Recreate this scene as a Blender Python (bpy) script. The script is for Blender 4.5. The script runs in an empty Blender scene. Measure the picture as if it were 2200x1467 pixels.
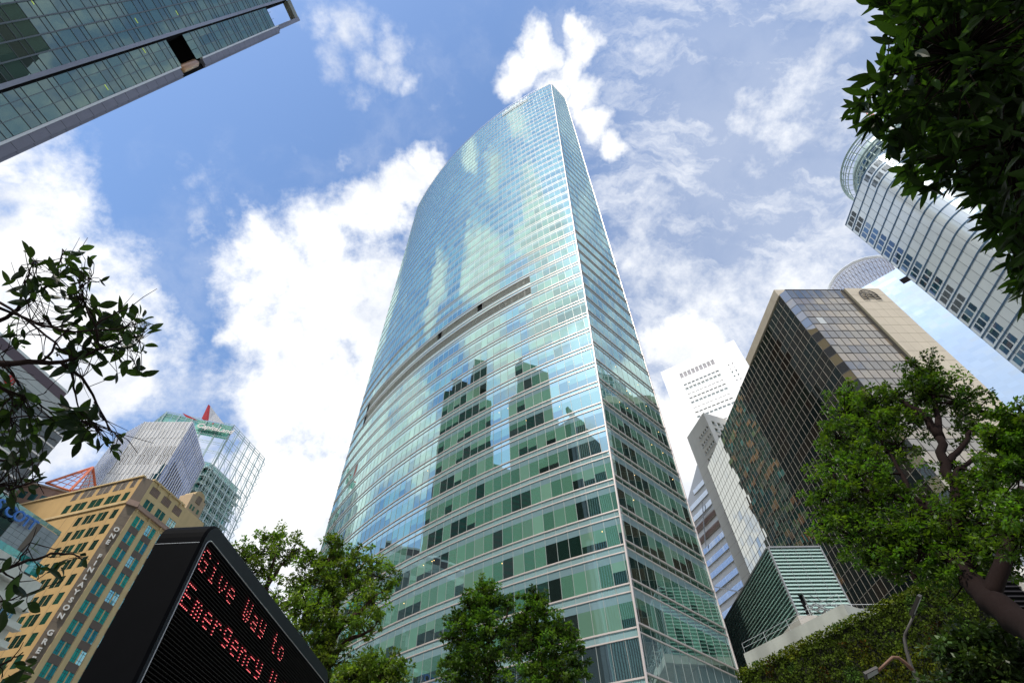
import bpy, math, random
from mathutils import Vector, noise
random.seed(7)
R=math.radians; PI=math.pi
sc=bpy.context.scene
col=bpy.data.collections.new('scene'); sc.collection.children.link(col)
# ---------------------------------------------------------------- camera
FPX=1092.; PITCH=R(51.3); CX,CY=1063.,733.; CAMZ=1.6
cam=bpy.data.cameras.new('camera'); co=bpy.data.objects.new('camera',cam); col.objects.link(co)
cam.sensor_width=36; cam.lens=36*FPX/2200; cam.shift_x=(1100-CX)/2200; cam.shift_y=(733-733.5)/2200
cam.clip_start=.05; cam.clip_end=5000
co.location=(0,0,CAMZ); co.rotation_euler=(R(90)+PITCH,0,0); sc.camera=co
_c,_s=math.cos(PITCH),math.sin(PITCH)
def ray(x,y):
    u,v=x-CX,y-CY
    return Vector((u,FPX*_c+v*_s,FPX*_s-v*_c))
def at(x,y,d):                       # point seen at (x,y), d metres away on plan
    r=ray(x,y); k=d/math.hypot(r.x,r.y); return Vector((r.x*k,r.y*k,r.z*k+CAMZ))
def at3(x,y,d):
    r=ray(x,y).normalized(); return r*d+Vector((0,0,CAMZ))
# ---------------------------------------------------------------- materials
M={}
def nt(name):
    m=bpy.data.materials.new(name); m.use_nodes=True; M[name]=m
    n=m.node_tree.nodes; l=m.node_tree.links; n.clear()
    return m,n,l,n.new('ShaderNodeOutputMaterial')
def mat(name,c,rough=.6,metal=0,spec=.5,var=.12,scale=2.,bump=0,emit=None,dirt=0):
    m,n,l,o=nt(name); p=n.new('ShaderNodeBsdfPrincipled'); l.new(p.outputs[0],o.inputs[0])
    p.inputs['Roughness'].default_value=rough; p.inputs['Metallic'].default_value=metal
    p.inputs['Specular IOR Level'].default_value=spec
    tc=n.new('ShaderNodeTexCoord')
    no=n.new('ShaderNodeTexNoise'); no.inputs['Scale'].default_value=scale; no.inputs['Detail'].default_value=6
    l.new(tc.outputs['Object'],no.inputs['Vector'])
    mr=n.new('ShaderNodeMapRange'); mr.inputs[3].default_value=1-var; mr.inputs[4].default_value=1+var
    l.new(no.outputs[0],mr.inputs[0])
    mx=n.new('ShaderNodeVectorMath'); mx.operation='SCALE'; mx.inputs[0].default_value=c[:3]
    l.new(mr.outputs[0],mx.inputs['Scale']); last=mx.outputs[0]
    if dirt:
        mp=n.new('ShaderNodeMapping'); mp.inputs['Scale'].default_value=(.5,.5,.05); l.new(tc.outputs['Object'],mp.inputs[0])
        n2=n.new('ShaderNodeTexNoise'); n2.inputs['Scale'].default_value=1.; n2.inputs['Detail'].default_value=5; l.new(mp.outputs[0],n2.inputs['Vector'])
        m2=n.new('ShaderNodeMapRange'); m2.inputs[1].default_value=.45; m2.inputs[2].default_value=.75; m2.inputs[3].default_value=1; m2.inputs[4].default_value=1-dirt
        l.new(n2.outputs[0],m2.inputs[0]); s2=n.new('ShaderNodeVectorMath'); s2.operation='SCALE'; l.new(last,s2.inputs[0]); l.new(m2.outputs[0],s2.inputs['Scale']); last=s2.outputs[0]
    l.new(last,p.inputs['Base Color'])
    if bump:
        b=n.new('ShaderNodeBump'); b.inputs['Strength'].default_value=bump; b.inputs['Distance'].default_value=.02
        n3=n.new('ShaderNodeTexNoise'); n3.inputs['Scale'].default_value=scale*12; l.new(tc.outputs['Object'],n3.inputs['Vector']); l.new(n3.outputs[0],b.inputs['Height']); l.new(b.outputs[0],p.inputs['Normal'])
    if emit: p.inputs['Emission Color'].default_value=(*emit[:3],1); p.inputs['Emission Strength'].default_value=emit[3]
    return m
def glass(name,tint,lo,hi,fmax=.7,rough=.01,jit=.006,wave=.0,wscale=.3,dscale=1.0):
    """curtain wall glass: what is behind it (face attribute col) under a mirror coat that grows with the angle"""
    m,n,l,o=nt(name)
    a=n.new('ShaderNodeAttribute'); a.attribute_name='col'
    d=n.new('ShaderNodeBsdfDiffuse'); l.new(a.outputs['Color'],d.inputs[0])
    g=n.new('ShaderNodeBsdfGlossy'); g.inputs['Color'].default_value=(*tint,1); g.inputs['Roughness'].default_value=rough
    j=n.new('ShaderNodeAttribute'); j.attribute_name='jit'
    ge=n.new('ShaderNodeNewGeometry')
    s=n.new('ShaderNodeVectorMath'); s.operation='SCALE'; s.inputs['Scale'].default_value=jit; l.new(j.outputs['Vector'],s.inputs[0])
    ad=n.new('ShaderNodeVectorMath'); ad.operation='ADD'; l.new(ge.outputs['Normal'],ad.inputs[0]); l.new(s.outputs[0],ad.inputs[1])
    last=ad.outputs[0]
    if wave:
        tc=n.new('ShaderNodeTexCoord'); no=n.new('ShaderNodeTexNoise'); no.inputs['Scale'].default_value=wscale; no.inputs['Detail'].default_value=1; l.new(tc.outputs['Object'],no.inputs['Vector'])
        sb=n.new('ShaderNodeVectorMath'); sb.operation='SUBTRACT'; sb.inputs[1].default_value=(.5,.5,.5); l.new(no.outputs['Color'],sb.inputs[0])
        sw=n.new('ShaderNodeVectorMath'); sw.operation='SCALE'; sw.inputs['Scale'].default_value=wave; l.new(sb.outputs[0],sw.inputs[0])
        a2=n.new('ShaderNodeVectorMath'); a2.operation='ADD'; l.new(last,a2.inputs[0]); l.new(sw.outputs[0],a2.inputs[1]); last=a2.outputs[0]
    nn=n.new('ShaderNodeVectorMath'); nn.operation='NORMALIZE'; l.new(last,nn.inputs[0]); l.new(nn.outputs[0],g.inputs['Normal'])
    lw=n.new('ShaderNodeFresnel'); lw.inputs[0].default_value=1.6
    mr=n.new('ShaderNodeMapRange'); mr.inputs[1].default_value=.05; mr.inputs[2].default_value=fmax; mr.inputs[3].default_value=lo; mr.inputs[4].default_value=hi; l.new(lw.outputs[0],mr.inputs[0])
    mi=n.new('ShaderNodeMixShader'); l.new(mr.outputs[0],mi.inputs[0]); l.new(d.outputs[0],mi.inputs[1]); l.new(g.outputs[0],mi.inputs[2]); l.new(mi.outputs[0],o.inputs[0])
    return m
def leafmat(name,c,trans,tc_,spec=.3,rough=.45):
    m,n,l,o=nt(name)
    a=n.new('ShaderNodeAttribute'); a.attribute_name='col'
    mu=n.new('ShaderNodeVectorMath'); mu.operation='MULTIPLY'; mu.inputs[1].default_value=c; l.new(a.outputs['Vector'],mu.inputs[0])
    mt=n.new('ShaderNodeVectorMath'); mt.operation='MULTIPLY'; mt.inputs[1].default_value=tc_; l.new(a.outputs['Vector'],mt.inputs[0])
    p=n.new('ShaderNodeBsdfPrincipled'); p.inputs['Roughness'].default_value=rough; p.inputs['Specular IOR Level'].default_value=spec; l.new(mu.outputs[0],p.inputs['Base Color'])
    t=n.new('ShaderNodeBsdfTranslucent'); l.new(mt.outputs[0],t.inputs[0])
    mi=n.new('ShaderNodeMixShader'); mi.inputs[0].default_value=trans; l.new(p.outputs[0],mi.inputs[1]); l.new(t.outputs[0],mi.inputs[2]); l.new(mi.outputs[0],o.inputs[0])
    return m
# ---------------------------------------------------------------- mesh building
class MB:
    def __init__(s): s.v=[]; s.f=[]; s.c=[]; s.m=[]; s.j=[]
    def face(s,pts,c=(1,1,1),m=0,j=(0,0,0)):
        b=len(s.v); s.v.extend(tuple(p) for p in pts); s.f.append(tuple(range(b,b+len(pts)))); s.c.append(c); s.m.append(m); s.j.append(j)
    def hexa(s,a,b,c=(1,1,1),m=0):      # a: 4 pts of one side, b: 4 pts of the opposite side
        i=len(s.v); s.v.extend(tuple(p) for p in a); s.v.extend(tuple(p) for p in b)
        for q in ((0,3,2,1),(4,5,6,7),(0,1,5,4),(1,2,6,5),(2,3,7,6),(3,0,4,7)):
            s.f.append(tuple(i+k for k in q)); s.c.append(c); s.m.append(m); s.j.append((0,0,0))
    def box(s,x0,x1,y0,y1,z0,z1,c=(1,1,1),m=0):
        s.hexa([(x0,y0,z0),(x1,y0,z0),(x1,y1,z0),(x0,y1,z0)],[(x0,y0,z1),(x1,y0,z1),(x1,y1,z1),(x0,y1,z1)],c,m)
    def fb(s,F,u0,u1,z0,z1,o0,o1,c=(1,1,1),m=0):   # a box on a facade
        s.hexa([F.p(u0,z0,o0),F.p(u1,z0,o0),F.p(u1,z0,o1),F.p(u0,z0,o1)],[F.p(u0,z1,o0),F.p(u1,z1,o0),F.p(u1,z1,o1),F.p(u0,z1,o1)],c,m)
    def pane(s,F,u0,u1,z0,z1,o,c,m=0,jit=True):
        j=rj() if jit else (0,0,0)
        s.face([F.p(u0,z0,o),F.p(u1,z0,o),F.p(u1,z1,o),F.p(u0,z1,o)],c,m,j)
    def prism(s,poly,z0,z1,c=(1,1,1),m=0):
        n=len(poly); b=len(s.v)
        s.v.extend((p[0],p[1],z0) for p in poly); s.v.extend((p[0],p[1],z1) for p in poly)
        for i in range(n):
            k=(i+1)%n; s.f.append((b+i,b+k,b+n+k,b+n+i)); s.c.append(c); s.m.append(m); s.j.append((0,0,0))
        s.f.append(tuple(b+n+i for i in range(n))); s.c.append(c); s.m.append(m); s.j.append((0,0,0))
        s.f.append(tuple(b+i for i in reversed(range(n)))); s.c.append(c); s.m.append(m); s.j.append((0,0,0))
    def tube(s,pts,rs,n=6,c=(1,1,1),m=0):
        pts=[Vector(p) for p in pts]
        if not hasattr(rs,'__len__'): rs=[rs]*len(pts)
        b=len(s.v); ref=None
        for i,p in enumerate(pts):
            d=(pts[min(i+1,len(pts)-1)]-pts[max(i-1,0)])
            if d.length<1e-6: d=Vector((0,0,1))
            d.normalize()
            a=d.cross(Vector((0,0,1)) if abs(d.z)<.9 else Vector((1,0,0))) if ref is None else (ref-d*ref.dot(d))
            if a.length<1e-5: a=d.orthogonal()
            a.normalize(); ref=a; e=d.cross(a)
            for k in range(n):
                t=2*PI*k/n; s.v.append(tuple(p+(a*math.cos(t)+e*math.sin(t))*rs[i]))
        for i in range(len(pts)-1):
            for k in range(n):
                k2=(k+1)%n; s.f.append((b+i*n+k,b+i*n+k2,b+(i+1)*n+k2,b+(i+1)*n+k)); s.c.append(c); s.m.append(m); s.j.append((0,0,0))
        for q in (tuple(b+k for k in reversed(range(n))),tuple(b+(len(pts)-1)*n+k for k in range(n))):
            s.f.append(q); s.c.append(c); s.m.append(m); s.j.append((0,0,0))
    def build(s,name,mats,parent=None,root=None,smooth=False,loc=None,attrs=False):
        if not s.f: return None
        if isinstance(mats,str): mats=[mats]
        off=Vector((0,0,0))
        if parent is not None:
            q=parent
            while q.parent is not None: q=q.parent
            off=Vector(q.location)
        elif loc is not None: off=Vector(loc)
        else:
            xs=[v[0] for v in s.v]; ys=[v[1] for v in s.v]; zs=[v[2] for v in s.v]
            off=Vector(((min(xs)+max(xs))/2,(min(ys)+max(ys))/2,min(zs)))
        me=bpy.data.meshes.new(name)
        me.from_pydata([(v[0]-off.x,v[1]-off.y,v[2]-off.z) for v in s.v],[],s.f)
        for k in mats: me.materials.append(M[k])
        me.polygons.foreach_set('material_index',s.m)
        if attrs or any(k in USES for k in mats):
            a=me.attributes.new('col','FLOAT_COLOR','FACE'); fl=[]
            for c in s.c: fl.extend((c[0],c[1],c[2],1))
            a.data.foreach_set('color',fl)
            a=me.attributes.new('jit','FLOAT_VECTOR','FACE'); fl=[]
            for c in s.j: fl.extend(c)
            a.data.foreach_set('vector',fl)
        if smooth: me.polygons.foreach_set('use_smooth',[True]*len(s.f))
        me.update()
        o=bpy.data.objects.new(name,me); col.objects.link(o)
        if parent is not None: o.parent=parent
        else: o.location=off
        return o
USES=set()
def rj(): return (random.gauss(0,1),random.gauss(0,1),random.gauss(0,1))
class Face:
    """a vertical wall plane: u runs along compass direction az, outward normal towards the viewer"""
    def __init__(s,x,y,az,flip=False):
        s.P=Vector((x,y,0)); a=R(az); s.D=Vector((math.sin(a),math.cos(a),0)); s.N=Vector((s.D.y,-s.D.x,0))
        if s.N.dot(-s.P)<0: s.N=-s.N
        if flip: s.N=-s.N
    def p(s,u,z,o=0): q=s.P+s.D*u+s.N*o; return (q.x,q.y,z)
    def px(s,x,y):
        r=ray(x,y); k=s.P.dot(s.N)/r.dot(s.N); q=Vector((r.x*k,r.y*k,0))-s.P
        return q.dot(s.D),r.z*k+CAMZ
def tag(o,label=None,cat=None,group=None,kind=None):
    if label: o['label']=label
    if cat: o['category']=cat
    if group: o['group']=group
    if kind: o['kind']=kind
    return o
def thing(name,label,cat,loc,group=None):
    o=bpy.data.objects.new(name,None); o.empty_display_size=.5; col.objects.link(o); o.location=loc
    return tag(o,label,cat,group)
def text_mesh(body,size,mats,parent,name,P,right,up,extr=.05,shear=0,space=1.0,bold=0,align='LEFT'):
    cu=bpy.data.curves.new('tmp','FONT'); cu.body=body; cu.size=size; cu.extrude=extr; cu.shear=shear; cu.space_character=space; cu.offset=bold; cu.align_x=align; cu.resolution_u=3
    ob=bpy.data.objects.new('tmp',cu); col.objects.link(ob)
    dg=bpy.context.evaluated_depsgraph_get(); me=bpy.data.meshes.new_from_object(ob.evaluated_get(dg))
    bpy.data.objects.remove(ob); bpy.data.curves.remove(cu)
    q=parent
    while q.parent is not None: q=q.parent
    off=Vector(q.location); right=Vector(right).normalized(); up=Vector(up).normalized(); nn=right.cross(up)
    for v in me.vertices: v.co=Vector(P)+right*v.co.x+up*v.co.y+nn*v.co.z-off
    me.materials.clear(); me.materials.append(M[mats]); me.name=name
    for p in me.polygons: p.material_index=0
    o=bpy.data.objects.new(name,me); col.objects.link(o); o.parent=parent
    return o
# ---------------------------------------------------------------- material set
for nm,a in {
 'tower_glass':dict(tint=(.68,.93,.90),lo=.46,hi=.95,fmax=.5,jit=.0024,wave=.004,wscale=.35),
 'dark_green_glass':dict(tint=(.38,.50,.43),lo=.40,hi=.9,jit=.004,wave=.004,wscale=.5),
 'bronze_glass':dict(tint=(.66,.64,.60),lo=.42,hi=.9,jit=.006,wave=.02,wscale=.35),
 'teal_glass':dict(tint=(.6,.85,.85),lo=.35,hi=.8,jit=.02,wave=.03,wscale=.6),
 'dark_glass':dict(tint=(.5,.7,.6),lo=.05,hi=.24,jit=.01),
 'blue_glass':dict(tint=(.6,.7,.85),lo=.25,hi=.7,jit=.01),
 'silver_skin':dict(tint=(.75,.83,.92),lo=.25,hi=.6,rough=.10,jit=.010,wave=.05,wscale=.08),
 'white_skin':dict(tint=(.9,.93,1),lo=.18,hi=.6,rough=.12,jit=.03),
 'pale_green_glass':dict(tint=(.75,.95,.9),lo=.2,hi=.7,jit=.02),
 'louvre_glass':dict(tint=(.7,.9,.85),lo=.1,hi=.5,rough=.15,jit=.01)}.items():
    glass(nm,**a); USES.add(nm)
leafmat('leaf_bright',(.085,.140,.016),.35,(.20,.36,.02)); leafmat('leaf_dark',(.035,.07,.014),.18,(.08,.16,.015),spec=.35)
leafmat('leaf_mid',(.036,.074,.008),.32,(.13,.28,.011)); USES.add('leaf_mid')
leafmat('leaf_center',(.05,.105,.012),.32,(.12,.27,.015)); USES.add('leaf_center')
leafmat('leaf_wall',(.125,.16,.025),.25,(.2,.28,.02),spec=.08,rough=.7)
leafmat('leaf_shade_black',(.010,.019,.007),.18,(.06,.13,.012),spec=.10)  # leaf green lowered to near black, painting in the backlit shade
USES|={'leaf_bright','leaf_dark','leaf_wall','leaf_shade_black'}
mat('bark',(.045,.028,.020),.9,spec=.1,var=.4,scale=6,bump=.6)
mat('bark_dark',(.016,.010,.009),.9,spec=.08,var=.3,scale=20,bump=.3)
mat('alu',(.62,.55,.52),.4,.3,var=.05); mat('alu_dark',(.12,.14,.15),.45,.4); mat('alu_grey',(.30,.31,.35),.42,.55,var=.08,dirt=.25)
mat('panel_grey',(.20,.20,.24),.45,.3,var=.12,scale=1,dirt=.3); mat('black_void',(.006,.006,.007),.9,spec=.1)
mat('copper',(.42,.24,.13),.35,.5,var=.3,scale=8); mat('louvre_brown',(.22,.23,.20),.6,var=.1)
mat('asphalt',(.05,.05,.052),.9,var=.25,scale=3,bump=.4); mat('paving',(.28,.27,.25),.8,var=.15,scale=2,bump=.3)
mat('beige_stone',(.56,.50,.40),.75,var=.10,scale=.35,dirt=.12,bump=.1); mat('olive_shade_and_trim',(.30,.28,.20),.8,var=.12,dirt=.3)
mat('orange_render',(.52,.34,.14),.8,var=.2,scale=.25,dirt=.08); mat('tan_stone',(.52,.39,.21),.8,var=.12,scale=.6,dirt=.2,bump=.1)
mat('tan_pale',(.62,.47,.25),.8,var=.10,scale=.8,dirt=.15); mat('brown_panel',(.20,.155,.115),.8,var=.12,dirt=.2); mat('brown_dark',(.13,.10,.085),.7,dirt=.2)
mat('turret_stone',(.46,.36,.24),.8,var=.12,dirt=.15)
mat('letter_white',(.75,.72,.68),.5); mat('white_paint',(.80,.80,.78),.5,var=.05); mat('white_wall',(.72,.70,.65),.7,var=.07,dirt=.25)
mat('cream_wall',(.82,.78,.68),.8,var=.06,scale=.2,dirt=.06); mat('white_tower_wall',(.88,.87,.84),.7,var=.03,scale=.1)
mat('rose_panel',(.36,.24,.19),.7,var=.12,scale=.5,dirt=.15); mat('orange_steel',(.62,.16,.06),.45,var=.1); mat('purple_panel',(.09,.06,.08),.5)
mat('grey_cladding',(.15,.17,.185),.45,.2,var=.08,scale=.4,dirt=.1); mat('pale_cladding',(.42,.45,.45),.5,.1,var=.06,dirt=.1)
mat('blue_letter',(.05,.17,.55),.4); mat('red_sign',(.55,.03,.03),.4); mat('green_sign',(.02,.10,.08),.4)
mat('steel_pale',(.50,.62,.60),.45,.2,var=.06); mat('steel_white',(.66,.68,.68),.4,.2,var=.05); mat('steel_galv',(.42,.43,.43),.4,.6,var=.1)
mat('mullion_blue',(.10,.20,.32),.4,.3); mat('concrete',(.44,.46,.41),.85,var=.12,scale=1,dirt=.35,bump=.2); mat('concrete_warm',(.50,.47,.42),.8,var=.1,dirt=.25)
mat('board_black',(.002,.0022,.003),.6,spec=.04,var=.3,scale=5); mat('board_frame',(.015,.021,.028),.45,spec=.3,var=.15,scale=8,bump=.05); mat('board_louvre',(.010,.009,.009),.6)
mat('led_on',(1,.2,.2),.5,emit=(1,.07,.12,.85)); mat('led_core',(1,.9,.6),.5,emit=(1,.6,.45,1.3))
mat('tube_light',(.8,1,.2),.5,emit=(.75,1,.12,.22)); mat('warm_light',(1,.7,.3),.5,emit=(1,.62,.2,2.2))
mat('lamp_grey',(.07,.065,.06),.6,.2); mat('lamp_glass',(.35,.38,.36),.3); mat('red_trim',(.5,.03,.08),.5); mat('sail_white',(.72,.70,.68),.6); mat('sail_red',(.55,.04,.05),.6)
mat('soil_dark',(.015,.018,.01),.95); mat('mullion_dark',(.06,.055,.05),.5,.3); mat('mullion_side',(.30,.28,.24),.5,.3); mat('mullion_pale',(.42,.40,.34),.5,.3); mat('rib_dark',(.03,.028,.035),.5)
mat('reflect_block',(.035,.045,.042),.8,var=.3,scale=.05)
# ---------------------------------------------------------------- sky and sun
SUN_AZ,SUN_EL=213.,54.
w=bpy.data.worlds.new('World'); sc.world=w; w.use_nodes=True
n=w.node_tree.nodes; l=w.node_tree.links; n.clear()
wo=n.new('ShaderNodeOutputWorld'); bg=n.new('ShaderNodeBackground'); l.new(bg.outputs[0],wo.inputs[0])
sk=n.new('ShaderNodeTexSky'); sk.sky_type='NISHITA'; sk.sun_disc=False; sk.sun_elevation=R(SUN_EL); sk.sun_rotation=R(SUN_AZ); sk.air_density=1; sk.dust_density=.6; sk.ozone_density=2.5; sk.altitude=0
SKYS=.115
tc=n.new('ShaderNodeTexCoord'); D=tc.outputs['Generated']
def vm(op,a,b=None,s=None):
    x=n.new('ShaderNodeVectorMath'); x.operation=op
    for i,q in ((0,a),(1,b)):
        if q is None: continue
        if hasattr(q,'links'): l.new(q,x.inputs[i])
        else: x.inputs[i].default_value=q
    if s is not None:
        if hasattr(s,'links'): l.new(s,x.inputs['Scale'])
        else: x.inputs['Scale'].default_value=s
    return x.outputs['Value'] if op in('LENGTH','DISTANCE','DOT_PRODUCT') else x.outputs[0]
def ma(op,a,b=None,clamp=False):
    x=n.new('ShaderNodeMath'); x.operation=op; x.use_clamp=clamp
    for i,q in ((0,a),(1,b)):
        if q is None: continue
        if hasattr(q,'links'): l.new(q,x.inputs[i])
        else: x.inputs[i].default_value=q
    return x.outputs[0]
def nz(vec,scale,detail=8,rough=.55,dist=0):
    x=n.new('ShaderNodeTexNoise'); x.inputs['Scale'].default_value=scale; x.inputs['Detail'].default_value=detail; x.inputs['Roughness'].default_value=rough; x.inputs['Distortion'].default_value=dist
    l.new(vec,x.inputs['Vector']); return x
def mrg(v,a,b,c=0.,d=1.,smooth=True):
    x=n.new('ShaderNodeMapRange'); x.interpolation_type='SMOOTHSTEP' if smooth else 'LINEAR'
    l.new(v,x.inputs[0]); x.inputs[1].default_value=a; x.inputs[2].default_value=b; x.inputs[3].default_value=c; x.inputs[4].default_value=d
    return x.outputs[0]
wn=nz(D,7,5,.6); wsub=vm('SUBTRACT',wn.outputs['Color'],(.5,.5,.5)); Dw=vm('ADD',D,vm('SCALE',wsub,s=.10))
wn2=nz(D,30,3,.6); Dw=vm('ADD',Dw,vm('SCALE',vm('SUBTRACT',wn2.outputs['Color'],(.5,.5,.5)),s=.022))
def lobes(L):
    last=None
    for (d,r,a) in L:
        v=mrg(vm('DISTANCE',Dw,tuple(d)),r*1.6,r*.45,0,a,False)
        last=v if last is None else ma('MAXIMUM',last,v)
    return last
def PL(x,y,r,a=1.):
    d=ray(x,y).normalized(); e=ray(x+r,y).normalized(); e2=ray(x,y+r).normalized(); return (d,((d-e).length+(d-e2).length)/2,a)
solid=[PL(*q) for q in [(590,600,125),(560,540,70),(700,520,90),(790,470,85),(870,400,60),(920,360,45),(640,720,170),(760,660,190),(530,690,70),(470,715,35),(600,860,150),(720,900,220),(620,1050,200),(700,1150,220),
  (20,440,60),(20,520,80),(90,620,105),(170,660,80),(250,690,55),(40,760,130),(180,850,110),(270,840,65),(100,960,110),(10,370,45),
  (1250,90,55),(1230,140,50),(1150,85,42),(1200,190,45),(1330,320,40),(1180,110,45),(1120,150,45),(1090,190,32),(1290,260,55),(1265,190,50),(1310,250,30),(1240,50,30),
  (1430,900,130),(1520,830,120),(1420,1000,150),(1560,950,150),(1480,740,90)]]
soft=[PL(*q) for q in [(770,60,45,.8),(840,110,45,.85),(800,150,42,.8),(720,150,40,.6),(860,200,28,.8),(760,200,32,.6),(700,40,35,.6),(830,180,40,.8),(735,335,22,.7),(520,440,16,.4),(640,330,14,.35),
  (1400,440,85,.75),(1350,370,60,.7),(1480,560,140,.7),(1420,620,120,.85),(1580,600,130,.65),(1650,700,130,.75),(1540,700,150,.9),(1700,520,90,.45),
  (1700,180,110,.75),(1500,420,230,.62),(1600,330,200,.6),(1450,300,160,.5),(1750,420,200,.6),(1650,560,220,.75),(1500,640,200,.85),(1780,130,100,.7),(1620,240,85,.72),(1530,270,60,.55),(1840,210,80,.6),(1620,120,60,.35),(1400,130,55,.45),(1330,130,60,.5),(1560,430,80,.45),(1330,540,70,.6),(400,780,100,.4),(450,860,110,.6),(360,720,60,.3),(480,930,120,.75)]]
def RL(v,r,a=1.): d=Vector(v).normalized(); return (d,r,a)
# clouds overhead and behind the camera, as the tower mirrors them
solid+=[RL((-.216,-.156,.964),.035,.9),RL((-.325,-.26,.905),.05),RL((-.317,-.33,.89),.05),RL((-.40,-.25,.88),.04,.9),RL((-.457,-.085,.885),.055),RL((-.52,-.10,.85),.06),RL((-.572,-.187,.799),.07),RL((-.60,-.25,.76),.08),
  RL((-.30,-.22,.93),.05,.8),RL((-.36,-.30,.88),.075),RL((-.48,-.16,.86),.075),RL((-.62,-.12,.77),.06),RL((-.45,-.36,.80),.10),RL((-.40,-.42,.82),.08),RL((-.37,-.38,.845),.06,.9),RL((-.532,.103,.84),.05),RL((-.575,.13,.80),.045),RL((-.723,.175,.668),.12),RL((-.70,.30,.63),.13),RL((-.66,.47,.57),.17),RL((-.76,.05,.62),.09),RL((-.70,.38,.60),.12),
  RL((-.32,.003,.948),.035,.8),RL((-.331,-.106,.938),.04,.9),RL((.75,.2,.63),.11),RL((.85,.1,.5),.16),RL((.8,.35,.5),.10),RL((.3,-.7,.6),.2),RL((-.2,-.8,.5),.25),RL((.6,-.5,.5),.22),RL((-.6,-.6,.5),.15)]
ds=lobes(solid); df=lobes(soft)
big=nz(D,9,10,.62,.1).outputs[0]; mid=nz(Dw,4,8,.6).outputs[0]; fine=nz(D,26,8,.65).outputs[0]
edge=ma('ADD',ma('MULTIPLY',ma('SUBTRACT',big,.5),2.4),ma('MULTIPLY',ma('SUBTRACT',fine,.5),.9))
cs=mrg(ma('ADD',ds,ma('MULTIPLY',edge,.8)),.26,1.02)
wis=mrg(ma('ADD',ma('MULTIPLY',df,.95),ma('MULTIPLY',edge,.95)),.12,1.45)
st=n.new('ShaderNodeMapping'); st.inputs['Rotation'].default_value=(.3,.2,.6); st.inputs['Scale'].default_value=(2.2,9,5); l.new(Dw,st.inputs[0]); sn=nz(st.outputs[0],1.6,9,.65).outputs[0]
sx=n.new('ShaderNodeSeparateXYZ'); l.new(D,sx.inputs[0])
veil=ma('MAXIMUM',mrg(mid,.50,.85,0,.30),ma('MULTIPLY',mrg(sn,.36,.74,.06,.80),mrg(sx.outputs[0],.0,.26)))
sep=n.new('ShaderNodeSeparateXYZ'); l.new(D,sep.inputs[0])
low=mrg(sep.outputs[2],.62,.10,0,.95)
rt=mrg(sep.outputs[0],.05,.40,0,.30)
den=ma('MAXIMUM',ma('MAXIMUM',cs,wis),ma('MAXIMUM',veil,ma('MAXIMUM',low,ma('MULTIPLY',rt,mrg(sep.outputs[1],-.1,.2)))))
den=ma('MULTIPLY',den,1.,True)
# sky colour
tint=n.new('ShaderNodeVectorMath'); tint.operation='MULTIPLY'; l.new(sk.outputs[0],tint.inputs[0]); tint.inputs[1].default_value=(SKYS*1.48,SKYS*1.62,SKYS*1.72)
# cloud colour: bright, slightly grey-blue inside
cv=mrg(nz(Dw,6,8,.6).outputs[0],.42,.75)
cr=n.new('ShaderNodeMix'); cr.data_type='RGBA'; l.new(cv,cr.inputs[0]); cr.inputs[6].default_value=(.93,.94,.95,1); cr.inputs[7].default_value=(.64,.68,.76,1)
mx=n.new('ShaderNodeMix'); mx.data_type='RGBA'; l.new(den,mx.inputs[0]); l.new(tint.outputs[0],mx.inputs[6]); l.new(cr.outputs[2],mx.inputs[7])
gz=mrg(sep.outputs[2],-.02,.02)
mg=n.new('ShaderNodeMix'); mg.data_type='RGBA'; l.new(gz,mg.inputs[0]); mg.inputs[6].default_value=(.25,.25,.25,1); l.new(mx.outputs[2],mg.inputs[7])
l.new(mg.outputs[2],bg.inputs[0]); bg.inputs[1].default_value=1.0
w.cycles.sampling_method='MANUAL'; w.cycles.sample_map_resolution=1024
su=bpy.data.lights.new('sun','SUN'); su.energy=2.9; su.angle=R(1.5); su.color=(1,.93,.82)
so=bpy.data.objects.new('sun',su); col.objects.link(so)
a,e=R(SUN_AZ),R(SUN_EL); sd=Vector((math.sin(a)*math.cos(e),math.cos(a)*math.cos(e),math.sin(e)))
so.rotation_euler=sd.to_track_quat('Z','Y').to_euler(); so.location=(0,-20,60)
vs=sc.view_settings; vs.view_transform='Standard'; vs.look='None'; vs.gamma=1; vs.use_curve_mapping=False; vs.exposure=0.30
sc.cycles.max_bounces=8; sc.cycles.diffuse_bounces=3; sc.cycles.glossy_bounces=4; sc.cycles.transparent_max_bounces=8
# ---------------------------------------------------------------- ground
g=MB(); g.box(-3000,3000,-3000,3000,-1,0); tag(g.build('ground','paving',loc=(0,0,0)),kind='structure')
g=MB(); g.face([(-400,3.5,.004),(400,3.5,.004),(400,14,.004),(-400,14,.004)]); tag(g.build('road','asphalt',loc=(0,0,0)),kind='structure')
g=MB()
for x in range(-60,60,4): g.face([(x,8.7,.008),(x+2,8.7,.008),(x+2,8.85,.008),(x,8.85,.008)])
tag(g.build('road_marking','white_paint',loc=(0,0,0)),kind='structure')
g=MB(); g.box(-60,60,3.2,3.5,0,.13); g.box(-60,60,14,14.3,0,.13); tag(g.build('kerb','concrete',loc=(0,0,0)),kind='structure')
mat('mullion_tower',(.34,.36,.34),.45,.3); mat('louvre_slat',(.62,.66,.60),.5); mat('louvre_pale',(.42,.55,.54),.3,.2)
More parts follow.
